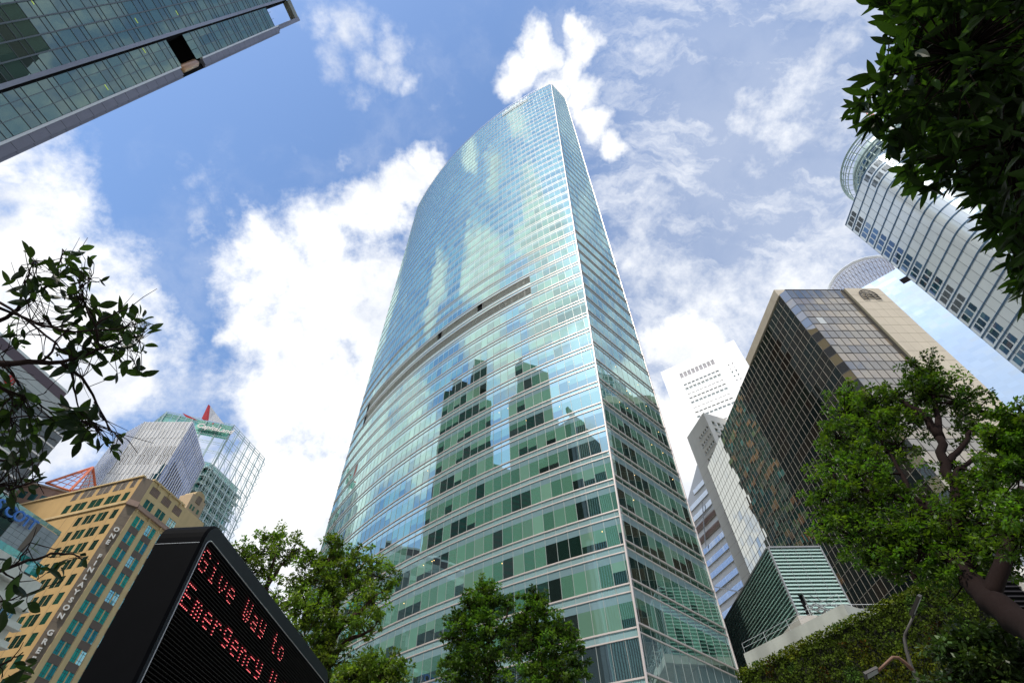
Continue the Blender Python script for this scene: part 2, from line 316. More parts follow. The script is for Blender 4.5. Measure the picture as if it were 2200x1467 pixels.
# ================================================================ the tall green glass tower
def build_tower():
    OX,OY,RR=79.287,173.715,135.97
    FH=4.378; Z0=36.62; TOP=239.9
    C0=Vector((13.9,53.2,0)); Dv=Vector((.735,.678,0)); Nv=Vector((.678,-.735,0))
    def f2(w,z,o=0): q=C0+Dv*w+Nv*(.0429*(z-20)+o); return Vector((q.x,q.y,z-.0429*o))
    def wl(z): return .0222*(z-20)
    def wr(z): return 18.9-.0223*(z-20)
    aR=math.atan2(49.6-OY,23.76-OX)
    def f1(s,z,o=0): # s metres along the curve from the top right corner, to the left
        a=aR-s/RR
        return Vector((OX+(RR+o)*math.cos(a),OY+(RR+o)*math.sin(a),z))
    def s_of(p):
        a=math.atan2(p.y-OY,p.x-OX); return (aR-a)*RR
    def scn(z):
        p=f2(wl(z),z); return s_of(p)
    SEND=s_of(Vector((-38.1,105.1,0)))
    root=thing('glass_tower','tallest skyscraper, curved blue green glass with a sharp leaning corner, centre of the photo','tower',(0,95,0))
    core=MB()
    n=24
    for (za,zb) in ((0,TOP-.6),):
        poly0=[f1(scn(za)+.5+(SEND-scn(za)-.5)*i/n,za,-1.2) for i in range(n+1)]; poly1=[f1(scn(zb)+.5+(SEND-scn(zb)-.5)*i/n,zb,-1.2) for i in range(n+1)]
        back=[(-10,125),(30,110)]
        a0=[f2(wl(za)+.8,za,-1.2),f2(wr(za)-.3,za,-1.2)]; a1=[f2(wl(zb)+.8,zb,-1.2),f2(wr(zb)-.3,zb,-1.2)]
        P0=[Vector((b[0],b[1],za)) for b in [(a0[1].x,a0[1].y)]]
        ring0=[a0[1],a0[0]]+poly0+[Vector((-25,125,za)),Vector((32,100,za))]
        ring1=[a1[1],a1[0]]+poly1+[Vector((-25,125,zb)),Vector((32,100,zb))]
        m=len(ring0)
        for i in range(m):
            k=(i+1)%m; core.face([ring0[i],ring0[k],ring1[k],ring1[i]],(.02,.05,.04))
        core.face(ring1,(.2,.2,.2)); core.face(list(reversed(ring0)),(.2,.2,.2))
    core.build('core','reflect_block',root)
    rnd=random.Random(3)
    frame=MB(); mul=MB()
    NP=1.57; s0=scn(36.6)+.87
    cell1=[]
    smin=int(math.floor((scn(TOP)-s0)/NP))-1
    sk_=[s0+NP*i for i in range(smin,60)]
    wk=[.65+1.57*i for i in range(-1,14)]
    def seg1(zb,zt):
        """panes of facade one between two heights: (s right bottom, s right top, s left)"""
        out=[]; cb,ct=scn(zb),scn(zt)
        xs=[s for s in sk_ if s<SEND-.3]+[SEND]
        for i in range(len(xs)-1):
            a,b=xs[i],xs[i+1]
            if b<=min(cb,ct)+.02: continue
            out.append((max(a,cb),max(a,ct),max(b,cb),max(b,ct),i))
        # first partial
        return out
    def seg2(zb,zt):
        out=[]
        xs=wk+[30]
        prev=-5
        for i,x in enumerate([-5]+xs):
            if i==0: continue
            a,b=([-5]+xs)[i-1],x
            lb,lt,rb,rt=max(a,wl(zb)),max(a,wl(zt)),min(b,wr(zb)),min(b,wr(zt))
            if rb-lb<.03 and rt-lt<.03: continue
            out.append((lb,lt,max(rb,lb),max(rt,lt),i))
        return out
    def hbar(z,h,o,c=(1,1,1)):
        sg=seg1(z,z)
        for (a,_,b,_,i) in sg:
            pa,pb=f1(a,z-h/2,o),f1(b,z-h/2,o); qa,qb=f1(a,z+h/2,o),f1(b,z+h/2,o)
            ia,ib=f1(a,z-h/2,-.02),f1(b,z-h/2,-.02); ja,jb=f1(a,z+h/2,-.02),f1(b,z+h/2,-.02)
            frame.face([pb,pa,qa,qb]); frame.face([ib,ia,pa,pb]); frame.face([qb,qa,ja,jb])
        a,b=wl(z),wr(z)
        pa,pb,qa,qb=f2(a,z-h/2,o),f2(b,z-h/2,o),f2(a,z+h/2,o),f2(b,z+h/2,o)
        frame.face([pa,pb,qb,qa]); frame.face([f2(a,z-h/2,-.02),f2(b,z-h/2,-.02),pb,pa]); frame.face([qa,qb,f2(b,z+h/2,-.02),f2(a,z+h/2,-.02)])
    blinds=[(.17,.38,.27),(.13,.31,.21),(.24,.46,.34),(.10,.26,.18)]
    darks=[(.012,.035,.026),(.02,.05,.036),(.015,.028,.024),(.03,.045,.04)]
    kmin=-8; k=kmin
    lights=MB()
    while Z0+FH*k<TOP+.5:
        zt=min(Z0+FH*k,TOP); zs=zt-.85; zc=zt-1.80; zb=zt-FH
        win=MB(); spd=MB()
        louv_z=(91.3<zt<100.5)
        mech=(abs(k+3)<.5)      # solid screen floor low down
        bl_run=rnd.random()
        for pi,(fn,segs) in enumerate(((f1,seg1),(f2,seg2))):
            def Q(mb,za,zb_,cfun,mi=0,o=0):
                for (lb,lt,rb,rt,i) in segs(za,zb_):
                    j=jt[i%64] if mi==0 else (0,0,0)
                    c=cfun(i)
                    if c is None: continue
                    A=fn(lb,za,o);B=fn(rb,za,o);C=fn(rt,zb_,o);D_=fn(lt,zb_,o)
                    mb.face([B,A,D_,C] if pi==0 else [A,B,C,D_],c,mi,j)
            jt=[rj() for _ in range(64)]
            jit2=[rj() for _ in range(64)]
            if pi==0: Q(spd,zs,zt,lambda i:(.40+.02*jt[i%64][0]*.3,.60,.61))
            else: Q(spd,zs,zt,lambda i:(.03,.085,.06))
            bp=[rnd.random() for _ in range(64)]
            # smooth runs of blinds
            st=[None]*64; cur=rnd.random(); 
            for i in range(64):
                if rnd.random()<.62: cur=rnd.random()
                st[i]=cur
            def blind(i):
                c=blinds[int(bp[i%64]*3.99)]; f=.85+.3*bp[(i*7)%64]; return (c[0]*f,c[1]*f,c[2]*f)
            def dark(i): return darks[int(bp[(i*5)%64]*3.99)]
            lim=[]
            for i in range(64):
                s_=st[i]
                lim.append(1. if s_<.30 else (.62 if s_<.45 else (.42 if s_<.62 else (0. if s_<.86 else 2.))))
            def skip(i):
                if pi==0 and louv_z:
                    s_=sk_[i] if i<len(sk_) else 0
                    return 16.9<s_<SEND-8.5
                return False
            if mech:
                Q(win,zb,zs,lambda i:(.055,.085,.095) if pi==0 else (.15,.23,.25))
            else:
                Q(win,zc,zs,lambda i:None if skip(i) else ((.30,.46,.50) if pi==0 else (.40,.58,.62)))
                Hh=zc-zb
                for a_,b_,lv in ((.58,1.,.42),(.38,.58,.62),(.0,.38,1.)):
                    Q(win,zb+Hh*a_,zb+Hh*b_,lambda i:None if skip(i) else ((dark(i)) if lim[i%64]==0. else ((.10+.12*bp[i%64],.26+.14*bp[i%64],.20+.08*bp[i%64]) if lim[i%64]==2. else (blind(i) if lim[i%64]>=lv-.01 else dark(i)))))
                if rnd.random()<.45 and zt<70:
                    for _ in range(rnd.randint(1,3)):
                        s_=rnd.uniform(8,45) if pi==0 else rnd.uniform(2,16); p=fn(s_,zb+Hh*.86,.03)
                        e=.05; lights.face([p+Vector((-e,0,-e)),p+Vector((e,0,-e)),p+Vector((e,0,e)),p+Vector((-e,0,e))])
        spd.build('spandrel_band','tower_glass',root); win.build('window_band','tower_glass',root)
        hb=.16 if zt<110 else .11
        hbar(zt,hb,.12 if zt<110 else .05)
        if zt<TOP: hbar(zs,hb*.8,.10 if zt<110 else .04)
        if louv_z:
            lv=MB(); bk=MB()
            xs=[s for s in sk_ if 16.9<s<SEND-8.5]
            for i in range(len(xs)-1):
                bk.face([f1(xs[i+1],zb+.02,.01),f1(xs[i],zb+.02,.01),f1(xs[i],zb+.95,.01),f1(xs[i+1],zb+.95,.01)],m=2)
                if rnd.random()<.06 and abs(i-18)<12 and zt>95:
                    bk.face([f1(xs[i+1],zb,-.3),f1(xs[i],zb,-.3),f1(xs[i],zs,-.3),f1(xs[i+1],zs,-.3)],m=1); continue
                bk.face([f1(xs[i+1],zb,-.3),f1(xs[i],zb,-.3),f1(xs[i],zs,-.3),f1(xs[i+1],zs,-.3)])
                q=7
                for t in range(q):
                    za=zb+.95+(zs-zb-.95)*(t+.2)/q; zz=za+(zs-zb-.95)/q*.62
                    a,b=xs[i]+.05,xs[i+1]-.05
                    lv.face([f1(b,za,.05),f1(a,za,.05),f1(a,zz,-.15),f1(b,zz,-.15)])
                    lv.face([f1(b,za-.06,.05),f1(a,za-.06,.05),f1(a,za,.05),f1(b,za,.05)])
            pl=lv.build('louvre_screen','louvre_slat',root); bk.build('louvre_back',['louvre_brown','black_void','louvre_pale'],root)
        k+=1
    # vertical mullions
    for i,s in enumerate(sk_):
        if s>=SEND: break
        # lowest height where this line exists: scn(z)<s
        lo,hi=1.,TOP
        if scn(hi)>s: continue
        if scn(lo)>s:
            a,b=lo,hi
            for _ in range(30):
                mm=(a+b)/2
                if scn(mm)>s: a=mm
                else: b=mm
            lo=b
        h=.024
        P=[(s-h,.0),(s-h,.04),(s+h,.04),(s+h,.0)]
        for a,b in ((0,1),(1,2),(2,3)):
            mul.face([f1(P[a][0],lo,P[a][1]),f1(P[b][0],lo,P[b][1]),f1(P[b][0],hi,P[b][1]),f1(P[a][0],hi,P[a][1])])
    for w_ in wk:
        lo,hi=1.,TOP
        zz=[z for z in [1+x*.5 for x in range(int((TOP-1)*2))] if wl(z)<w_<wr(z)]
        if not zz: continue
        lo,hi=zz[0],zz[-1]; h=.03
        P=[(w_-h,.0),(w_-h,.025),(w_+h,.025),(w_+h,.0)]
        for a,b in ((0,1),(1,2),(2,3)):
            mul.face([f2(P[a][0],lo,P[a][1]),f2(P[b][0],lo,P[b][1]),f2(P[b][0],hi,P[b][1]),f2(P[a][0],hi,P[a][1])])
    frame.build('horizontal_frame','alu',root); mul.build('mullion','mullion_tower',root)
    e=MB(); e.tube([f2(wl(1),1,.05),f2(wl(TOP),TOP,.05)],.13,6); e.tube([f2(wr(1),1,.05),f2(wr(TOP),TOP,.05)],.13,6); e.build('corner_trim','alu',root)
    mat_done=1
    p=MB()
    top=[f2(wr(TOP),TOP),f2(wl(TOP),TOP)]+[f1(scn(TOP)+(SEND-scn(TOP))*i/n,TOP) for i in range(n+1)]
    for i in range(len(top)-1):
        a,b=top[i],top[i+1]; p.face([a,b,b+Vector((0,0,.5)),a+Vector((0,0,.5))])
    p.build('parapet_cap','alu_dark',root)
    lights.build('ceiling_light','warm_light',root)
    # lettering board at the top: pale illegible strip of letters
    s1,s2=s_of(Vector((14,54.5,0))),s_of(Vector((3.3,61,0)))
    b=MB(); N=14
    for i in range(N):
        a_,b_=s1+(s2-s1)*i/N,s1+(s2-s1)*(i+1)/N
        b.face([f1(b_,231.0,.12),f1(a_,231.0,.12),f1(a_,231.0,.03),f1(b_,231.0,.03)]); b.face([f1(b_,231.0,.12),f1(a_,231.0,.12),f1(a_,231.9,.12),f1(b_,231.9,.12)])
    sg=b.build('sign_ledge','alu_dark',root)
    b=MB()
    for i in range(15):
        a_=s1+(s2-s1)*(i+.15)/15; b_=a_+(s2-s1)/15*.66; hh=1.4 if i%3 else 2.4
        zz=232.1; w_=(b_-a_)
        for (x0,x1,y0,y1) in ((0,.25,0,1),(.25,1,.8,1),(.75,1,0,.8)):
            b.face([f1(a_+w_*x1,zz+hh*y0*1.3,.45),f1(a_+w_*x0,zz+hh*y0*1.3,.45),f1(a_+w_*x0,zz+hh*y1*1.3,.45),f1(a_+w_*x1,zz+hh*y1*1.3,.45)],m=1 if i==4 else 0)
    b.build('sign_letters',['letter_white','red_sign'],sg)
build_tower()
# ---- towers far to the left that the photo shows only as reflections in the tall tower
def block(name,label,x0,x1,y0,y1,h,steps=()):
    r=thing(name,label,'tower',((x0+x1)/2,(y0+y1)/2,0))
    b=MB(); b.box(x0,x1,y0,y1,0,h)
    for (a,b_,z) in steps: b.box(x0+4,x1-4,a,b_,h,z)
    b.build('wall','reflect_block',r)
    if name=='office_tower' and x1==41:
        rnd=random.Random(77); q=MB()
        for i in range(10):
            for j in range(48):
                a_=y0+.3+i*2.35; zz=4+j*4.2; c=rnd.choice([(.60,.30,.14),(.45,.24,.12),(.12,.36,.32),(.18,.18,.14),(.28,.36,.16),(.05,.10,.10),(.05,.09,.10)])
                q.face([(x1+.1,a_,zz),(x1+.1,a_+2.2,zz),(x1+.1,a_+2.2,zz+2.0),(x1+.1,a_,zz+2.0)],c)
        q.build('cladding_panel','dark_glass',r)
    w_=MB(); z=6
    top=h-3
    while z<top:
        w_.face([(x1+.05,y0+1,z),(x1+.05,y1-1,z),(x1+.05,y1-1,z+1.7),(x1+.05,y0+1,z+1.7)],(.02,.07,.05)); z+=4.2
    w_.build('window_band','dark_glass',r)
    return r
block('office_tower','dark stepped office tower seen only mirrored in the middle of the tall glass tower',-262,-230,-8,76,300,((0,60,318),(0,26,352)))
block('office_tower','narrow dark office tower mirrored right of the stepped one in the tall glass tower',-262,-232,-130,-52,330,((-122,-70,388),))
block('office_tower','dark slab tower mirrored beside the corner of the tall glass tower',-262,-232,-212,-134,300)
block('office_tower','dark office tower hidden behind the tall glass tower, seen mirrored in the bronze glass block',8,41,116,140,215)
block('office_tower','dark tall tower mirrored in the dark green office tower of the upper left corner',78,112,-120,-38,214)
block('office_tower','low dark tower mirrored at the foot between the two tallest reflections',-262,-234,-50,-10,240)
mat('muntin_green',(.035,.08,.05),.5); mat('muntin_dark',(.02,.05,.06),.5)
# ================================================================ top-left dark green office tower
def build_topleft():
    F=Face(-37.9,12.9,16.3)
    r=thing('office_tower','dark green glass office tower with a silver edge column, upper left corner','tower',(-50,0,0))
    core=MB(); q=[F.p(-60,0,-.6)[:2],F.p(-3.1,0,-.6)[:2],F.p(-3.1,0,-22)[:2],F.p(-60,0,-22)[:2]]
    core.prism(q,0,117,(.2,.2,.2)); q=[F.p(-3.1,0,-.6)[:2],F.p(.4,0,-.6)[:2],F.p(.4,0,-22)[:2],F.p(-3.1,0,-22)[:2]]
    core.prism(q,0,70.2); core.prism(q,76.1,105.2)
    core.prism([F.p(-3.1,0,-6)[:2],F.p(.4,0,-6)[:2],F.p(.4,0,-22)[:2],F.p(-3.1,0,-22)[:2]],70.2,76.1)
    core.build('core','black_void',r)
    us=[-.42,-1.47,-2.48,-3.25]; u=-3.80
    L=[]; 
    while u>-60: L.append((u-1.235,u)); u-=1.235
    rnd=random.Random(5)
    fl=[]; z=43.08-3.94*10
    gl=MB(); 
    nfl=0
    cells=[(-1.47,-.42),(-2.48,-1.47),(-3.25,-2.48)]+L
    while z<117.2:
        for (a,b,c) in ((0,1.94,(.10,.20,.16)),(1.94,3.20,(.075,.10,.095)),(3.20,3.92,(.10,.17,.15))):
            za,zb=z+a,z+b
            for i,(u0,u1) in enumerate(cells):
                top=105.3 if i<3 else 117.2
                if zb>top or zb<1: continue
                if i<3 and za>70.0 and zb<76.3: continue
                f=.8+.4*rnd.random(); 
                if rnd.random()<.12: f*=.55
                gl.pane(F,u0+.02,u1-.02,za+.03,zb-.03,0,(c[0]*f*.5,c[1]*f*.5,c[2]*f*.5))
        z+=3.94
    gl.build('curtain_wall','dark_green_glass',r)
    m=MB()
    for i,(u0,u1) in enumerate(cells[3:]):
        m.fb(F,u0-.05,u0+.05,0,117.2,0,.16)
    for u in (-1.47,-2.48): m.fb(F,u-.025,u+.025,0,70.2,0,.05); m.fb(F,u-.025,u+.025,76.1,105.2,0,.05)
    z=43.08-3.94*10
    while z<117:
        for a in (0,1.94,3.2):
            if z+a>.3: m.fb(F,-60,-3.7,z+a-.03,z+a+.01,0,.04)
            if z+a>.3 and not 70<z+a<76.2 and z+a<105: m.fb(F,-3.3,-.4,z+a-.03,z+a+.01,0,.04)
        z+=3.94
    m.build('mullion','alu_dark',r)
    m=MB(); m.fb(F,-3.80,-3.45,0,118,-.3,.35); m.build('main_column','alu_grey',r)
    m=MB(); m.fb(F,-3.45,-3.25,0,105,-.6,.02); m.build('shadow_gap','black_void',r)
    m=MB(); m.fb(F,-.42,-.22,0,70.2,-.3,.12); m.fb(F,-.42,-.22,76,105.6,-.3,.12); m.build('silver_strip','steel_white',r)
    m=MB()
    z=1.
    while z<105:
        if not(69<z<75.5):
            m=MB(); m.fb(F,-.22,.50,z+.02,z+1.95,-.8,.05); m.fb(F,.50,.76,z+.02,z+1.95,-1.2,-.15); m.build('column_panel','panel_grey',r)
        z+=1.97
    m=MB(); m.fb(F,-.38,.30,105.6,117.5,-.8,.05)
    m.build('edge_column','panel_grey',r)
    m=MB(); m.fb(F,-3.3,.3,115.6,117.4,-1.0,.0); m.build('roof_beam','louvre_brown',r)
    m=MB(); m.fb(F,.2,.75,69.5,76,-1.0,-.4); m.build('recess_edge','black_void',r)
    m=MB(); a=F.p(-.1,70.9,-.35); b=F.p(-.1,74.4,-.35); m.tube([F.p(-.1,70.4,-.3),a,b,F.p(-.1,75.0,-.3)],[.3,.48,.48,.2],14); m.build('bronze_capsule','copper',r,smooth=True)
    for (u,z) in ((-1.1,56.2),(-5.6,67.3),(-5.4,76.2),(-2.9,65.4),(-8.6,54.6)):
        m=MB(); m.fb(F,u-.30,u+.2,z,z+.07,.0,.03); m.build('light_tube','tube_light',r)
build_topleft()
# ================================================================ ochre stone building with the long name down its corner
def build_ochre():
    L=Face(-81.7,98.6,-72); Rr=Face(-80.0,99.9,16.5)
    r=thing('ochre_office_building','ochre and tan stone office building with a vertical name on its corner, lower left','building',(-88,108,0))
    TOPZ=74.2
    A=Vector(L.p(0,0)); B=Vector(Rr.p(0,0)); 
    poly=[Vector(L.p(46,0)),A,B,Vector(Rr.p(19,0)),Vector(Rr.p(19,0,-30)),Vector(L.p(46,0,-30))]
    b=MB(); b.prism([(p.x,p.y) for p in poly],0,TOPZ); 
    b.m=[0]*len(b.f); b.m[0]=0; b.m[1]=1; b.m[2]=2; b.m[3]=1
    b.build('wall',['orange_render','brown_panel','tan_pale'],r)
    # roof coping, cornice lines
    c=MB(); c.fb(L,-.2,46,TOPZ,TOPZ+.35,-.5,.35); c.fb(Rr,0,11,TOPZ,TOPZ+.35,-.5,.3)
    c.fb(L,0,46,67.25,67.6,0,.3); c.fb(L,0,46,67.75,67.95,0,.18); c.build('cornice','tan_pale',r)
    ch=math.degrees(math.atan2(B.x-A.x,B.y-A.y)); W=(B-A).length
    C=Face(A.x,A.y,ch)
    c=MB(); c.fb(C,-.1,W+.1,66.9,68.1,0,.5); c.fb(Rr,0,11.4,66.7,67.3,0,.55); c.fb(Rr,0,11.4,67.3,67.8,0,.3); c.build('cornice','rose_panel',r)
    c=MB(); 
    for z in [33.4+1.81*i for i in range(-14,18)]:
        c.fb(C,0.,W,z,z+.05,0,.01); 
    for z in [30+1.21*i for i in range(-20,31)]: c.fb(Rr,0,20,z,z+.045,-.02,.008)
    c.build('stone_joint','brown_dark',r)
    for ch_,(u,z) in zip('ONEFINLAYSONGREEN',[(1.1,61.1),(1.1,59.6),(1.0,58.2),(1.1,55.1),(1.1,53.7),(1.05,52.3),(1.0,50.8),(1.05,49.35),(1.0,47.9),(1.,46.4),(1.,45.0),(1.,43.5),(1.,40.6),(1.,39.1),(.95,37.65),(.95,36.2),(.95,34.75)]):
        P=C.p(u,z-.42,.25); text_mesh(ch_,1.28,'letter_white',r,'sign_letter',P,C.D,(0,0,1),extr=.13,bold=.045,align='CENTER')
    def window(F,u0,u1,z0,z1,cg,parent=r,tone=None,glassn='teal_glass',bars=1,fr='muntin_dark',depth=.25):
        w_=MB(); w_.pane(F,u0,u1,z0,z1,.02,cg,0)
        o=w_.build('window',glassn,parent)
        f=MB()
        f.fb(F,u0,u1,z1-.05,z1,.02,.09)
        for k in range(1,bars+1):
            u=u0+(u1-u0)*k/(bars+1); f.fb(F,u-.022,u+.022,z0,z1,.02,.06)
        for zz in (z0+(z1-z0)*.25,z1-(z1-z0)*.22): f.fb(F,u0,u1,zz-.022,zz+.022,.02,.06)
        f.build('window_frame',fr,o)
        return o
    rnd=random.Random(11)
    # left wall
    rows=[66.0-3.625*i for i in range(0,13)]
    spans=[(1.15,2.6),(3.97,5.2),(5.4,6.66),(7.56,8.8),(9.0,10.2),(11.2,12.6)]
    for j,zt in enumerate(rows):
        for i,(a,b_) in enumerate(spans+[(14.6,15.9),(17.2,18.4)]):
            if i>5 and j<1: continue
            g=(.008,.03,.018) if rnd.random()<.75 else (.01,.08,.05)
            window(L,a,b_,zt-2.17,zt,g,glassn='dark_glass',fr='muntin_green')
    for (a,b_) in ((1.15,2.6),(3.8,5.5),(5.7,7.4),(8.5,10.2),(10.4,12.1),(13.3,15.0),(15.2,16.9),(18,19.7)):
        window(L,a,b_,68.3,70.4,(.015,.07,.04),glassn='dark_glass',bars=2,fr='muntin_green')
        g=MB(); g.pane(L,a,b_,71.75,73.95,.03,(.5,.47,.42),0)
        o=g.build('roof_opening','white_skin',r); f=MB()
        for k in range(1,6): u=a+(b_-a)*k/6; f.fb(L,u-.03,u+.03,71.75,73.95,.03,.1)
        f.fb(L,a-.05,b_+.05,73.9,74.05,0,.12); f.build('opening_bar','brown_panel',o)
    p=MB()
    for u in (2.9,6.95,10.7,13.2,16.5): p.fb(L,u-.03,u+.03,0,67.2,0,.012)
    p.build('wall_joint','brown_dark',r)
    # right wall
    zt=65.6; cols=[(1.1,3.58),(4.95,7.45),(8.85,11.3),(12.7,15.2)]
    while zt>8:
        for (a,b_) in cols:
            if zt>60 and a>12: continue
            m_=(a+b_)/2
            for (x,y) in ((a,m_-.12),(m_+.12,b_)):
                window(Rr,x,y,zt-2.25,zt,(.03,.34+.2*rnd.random(),.36+.16*rnd.random()),bars=1)
            sp=MB(); sp.fb(Rr,a,b_,zt-3.6,zt-2.27,0,.03); sp.build('spandrel_panel','brown_dark',r)
            mp=MB(); mp.fb(Rr,m_-.12,m_+.12,zt-2.25,zt,0,.12); mp.build('window_post','tan_pale',r)
        zt-=3.625
    for (a,b_) in cols[:3]:
        m_=(a+b_)/2
        for (x,y) in ((a,m_-.12),(m_+.12,b_)): window(Rr,x,y,67.9,69.85,(.03,.22,.18),bars=1)
        g=MB(); g.fb(Rr,a-.3,b_-.2,71.3,73.1,-.02,.05); o=g.build('vent_grille','brown_dark',r)
        g=MB()
        for k in range(6): g.fb(Rr,a-.3,b_-.2,71.4+.28*k,71.5+.28*k,.05,.09)
        g.build('grille_bar','rose_panel',o)
        g=MB(); g.fb(Rr,m_-.55,m_-.1,73.0,74.6,.05,.35); g.build('corbel','tan_stone',r)
    for u in (0.4,4.25,8.1,12.0):
        g=MB(); g.fb(Rr,u-.12,u+.12,66.0,66.7,.0,.4); g.fb(Rr,u-.1,u+.1,64.6,66.0,0,.22); g.build('bracket','tan_pale',r)
    g=MB(); 
    z=10
    for u in (0.45,4.27,8.15,12.0): g.fb(Rr,u-.55,u+.55,0,66,0,.10)
    g.build('pier','tan_pale',r)
    # stair turret
    t=thing('stone_turret','pale tan stair turret with a rounded dormer behind the ochre building','turret',Rr.p(14,0))
    g=MB(); g.fb(Rr,11,19.5,0,74.0,-6,-.4); g.fb(Rr,12.5,17.5,74,79.2,-5,-1); g.build('wall','turret_stone',t)
    g=MB(); p0=Vector(Rr.p(15,79.2,-3)); 
    pts=[Rr.p(15+1.9*math.cos(a),79.2+1.9*math.sin(a),-1.2) for a in [PI*k/10 for k in range(11)]]; pts2=[Rr.p(15+1.9*math.cos(a),79.2+1.9*math.sin(a),-4.8) for a in [PI*k/10 for k in range(11)]]
    g.face(pts); 
    for k in range(10): g.face([pts[k],pts[k+1],pts2[k+1],pts2[k]])
    g.build('dormer','tan_stone',t)
    g=MB(); g.fb(Rr,14.2,15.8,77.6,79.6,-1.02,-.9); g.build('window','brown_panel',t)
    g=MB(); 
    for a,b_ in ((13.3,13.9),(14.3,14.9),(15.9,16.6)): g.pane(Rr,a,b_,75.4,76.6,-.95,(.01,.08,.05))
    g.build('window','dark_glass',t)
build_ochre()
# ================================================================ brown building with the orange pyramid
def build_brown():
    F=Face(-118.8,121.6,61)
    r=thing('brown_office_building','rose brown square windowed building under an orange pyramid frame, left side','building',(-125,125,0))
    b=MB(); b.prism([F.p(-24,0)[:2],F.p(22,0)[:2],F.p(22,0,-25)[:2],F.p(-24,0,-25)[:2]],0,85.7); b.build('wall','rose_panel',r)
    c=MB(); c.fb(F,-24,22,85.7,86.1,-.6,.4); c.build('cornice','concrete_warm',r)
    for i in range(-8,8):
        for j in range(14):
            u=-1.15-2.35*i; z=83.35-3.3*j
            w_=MB(); w_.pane(F,u-1.55,u,z-2.05,z,.03,(.02,.09,.10)); o=w_.build('window','dark_glass',r) if j<6 else None
    q=thing('orange_pyramid_frame','open orange steel pyramid on the roof of the rose brown building','roof structure',F.p(2,86))
    base=[F.px(149.5,1052.7),F.px(101.5,1036.4)]
    ap=at(199.6,1003.6,172); P1=at(99,1037.5,166); P2=at(205,1047,176); P3=at(150,1053.5,160); P4=P1+(P2-P3)
    g=MB()
    for p in (P1,P2,P3): g.tube([p,ap],.36,6)
    g.tube([P1,P3],.28,6); g.tube([P3,P2],.28,6)
    g.build('edge_beam','orange_steel',q)
    g=MB()
    for (a,b_) in ((P1,P3),(P3,P2)):
        for k in range(1,6):
            t=k/6; g.tube([a.lerp(ap,t),b_.lerp(ap,t)],.10,4)
            if k%2==0: g.tube([a.lerp(b_,t),ap],.12,4)
    g.build('lattice_bar','orange_steel',q)
build_brown()
# ================================================================ grey patched building
def build_grey():
    F=Face(-127.0,97.3,16.5)
    r=thing('grey_patchwork_tower','dark grey tower with pale rectangular patches and a purple roof band, left edge','tower',(-140,95,0))
    b=MB(); b.prism([F.p(-60,0)[:2],F.p(15,0)[:2],F.p(15,0,-30)[:2],F.p(-60,0,-30)[:2]],0,104.9); b.build('wall','grey_cladding',r)
    g=MB(); rnd=random.Random(9)
    g.fb(F,-60,15.05,101.5,105,-.3,.06); g.fb(F,3,15.05,99.3,101.5,-.3,.06); g.fb(F,-12,-4,98.5,101.5,-.3,.06)
    g.build('pale_panel','pale_cladding',r)
    for k in range(30):
        z=97.5-3.93*(k//3)+rnd.choice((0,1.9)); u=rnd.uniform(-26,9); 
        g=MB()
        for s in range(rnd.randint(1,3)): g.fb(F,u+s*1.3,u+s*1.3+rnd.choice((1.4,2.8)),z-1.8*s,z-1.8*s+1.82,0,.07)
        g.build('pale_patch','pale_cladding',r)
    g=MB()
    for k in range(14): g.fb(F,9.5-rnd.choice((0,0,4,8)),15.02,97.15-3.93*k,97.15-3.93*k+.42,0,.09)
    g.build('white_stripe','white_paint',r)
    g=MB()
    for k in range(24): g.fb(F,-60,15.01,103-3.93*k,103-3.93*k+.06,0,.11)
    for k in range(20): g.fb(F,13-3.6*k,13.07-3.6*k,0,101,0,.05)
    g.build('panel_joint','alu_dark',r)
    g=MB(); g.fb(F,-60,7.6,104.95,107.6,-3,.15); g.fb(F,10,13.2,101.6,104.6,-.1,.14); g.build('purple_band','purple_panel',r)
    g=MB(); g.fb(F,-60,7.7,107.6,108.4,-3,.2); g.build('roof_coping','steel_white',r)
    s=MB(); u,z=F.px(20,817); 
    pts=[F.p(u+1.15*math.cos(a),z+1.25*math.sin(a),.3) for a in [2*PI*k/20 for k in range(21)]]; s.tube(pts,.2,6)
    s.fb(F,u-.5,u-.2,z-.8,z+.8,.1,.3); s.fb(F,u+.2,u+.5,z-.8,z+.8,.1,.3); s.fb(F,u-.3,u+.3,z-.15,z+.15,.1,.3)
    s.build('round_red_logo','red_sign',r)
    s=MB(); pts=[F.p(u-2.6+.9*math.cos(a),z+1.2+1.1*math.sin(a),.3) for a in [PI*k/8 for k in range(9)]]; s.tube(pts,.2,6); s.build('green_logo_arc','green_sign',r)
build_grey()
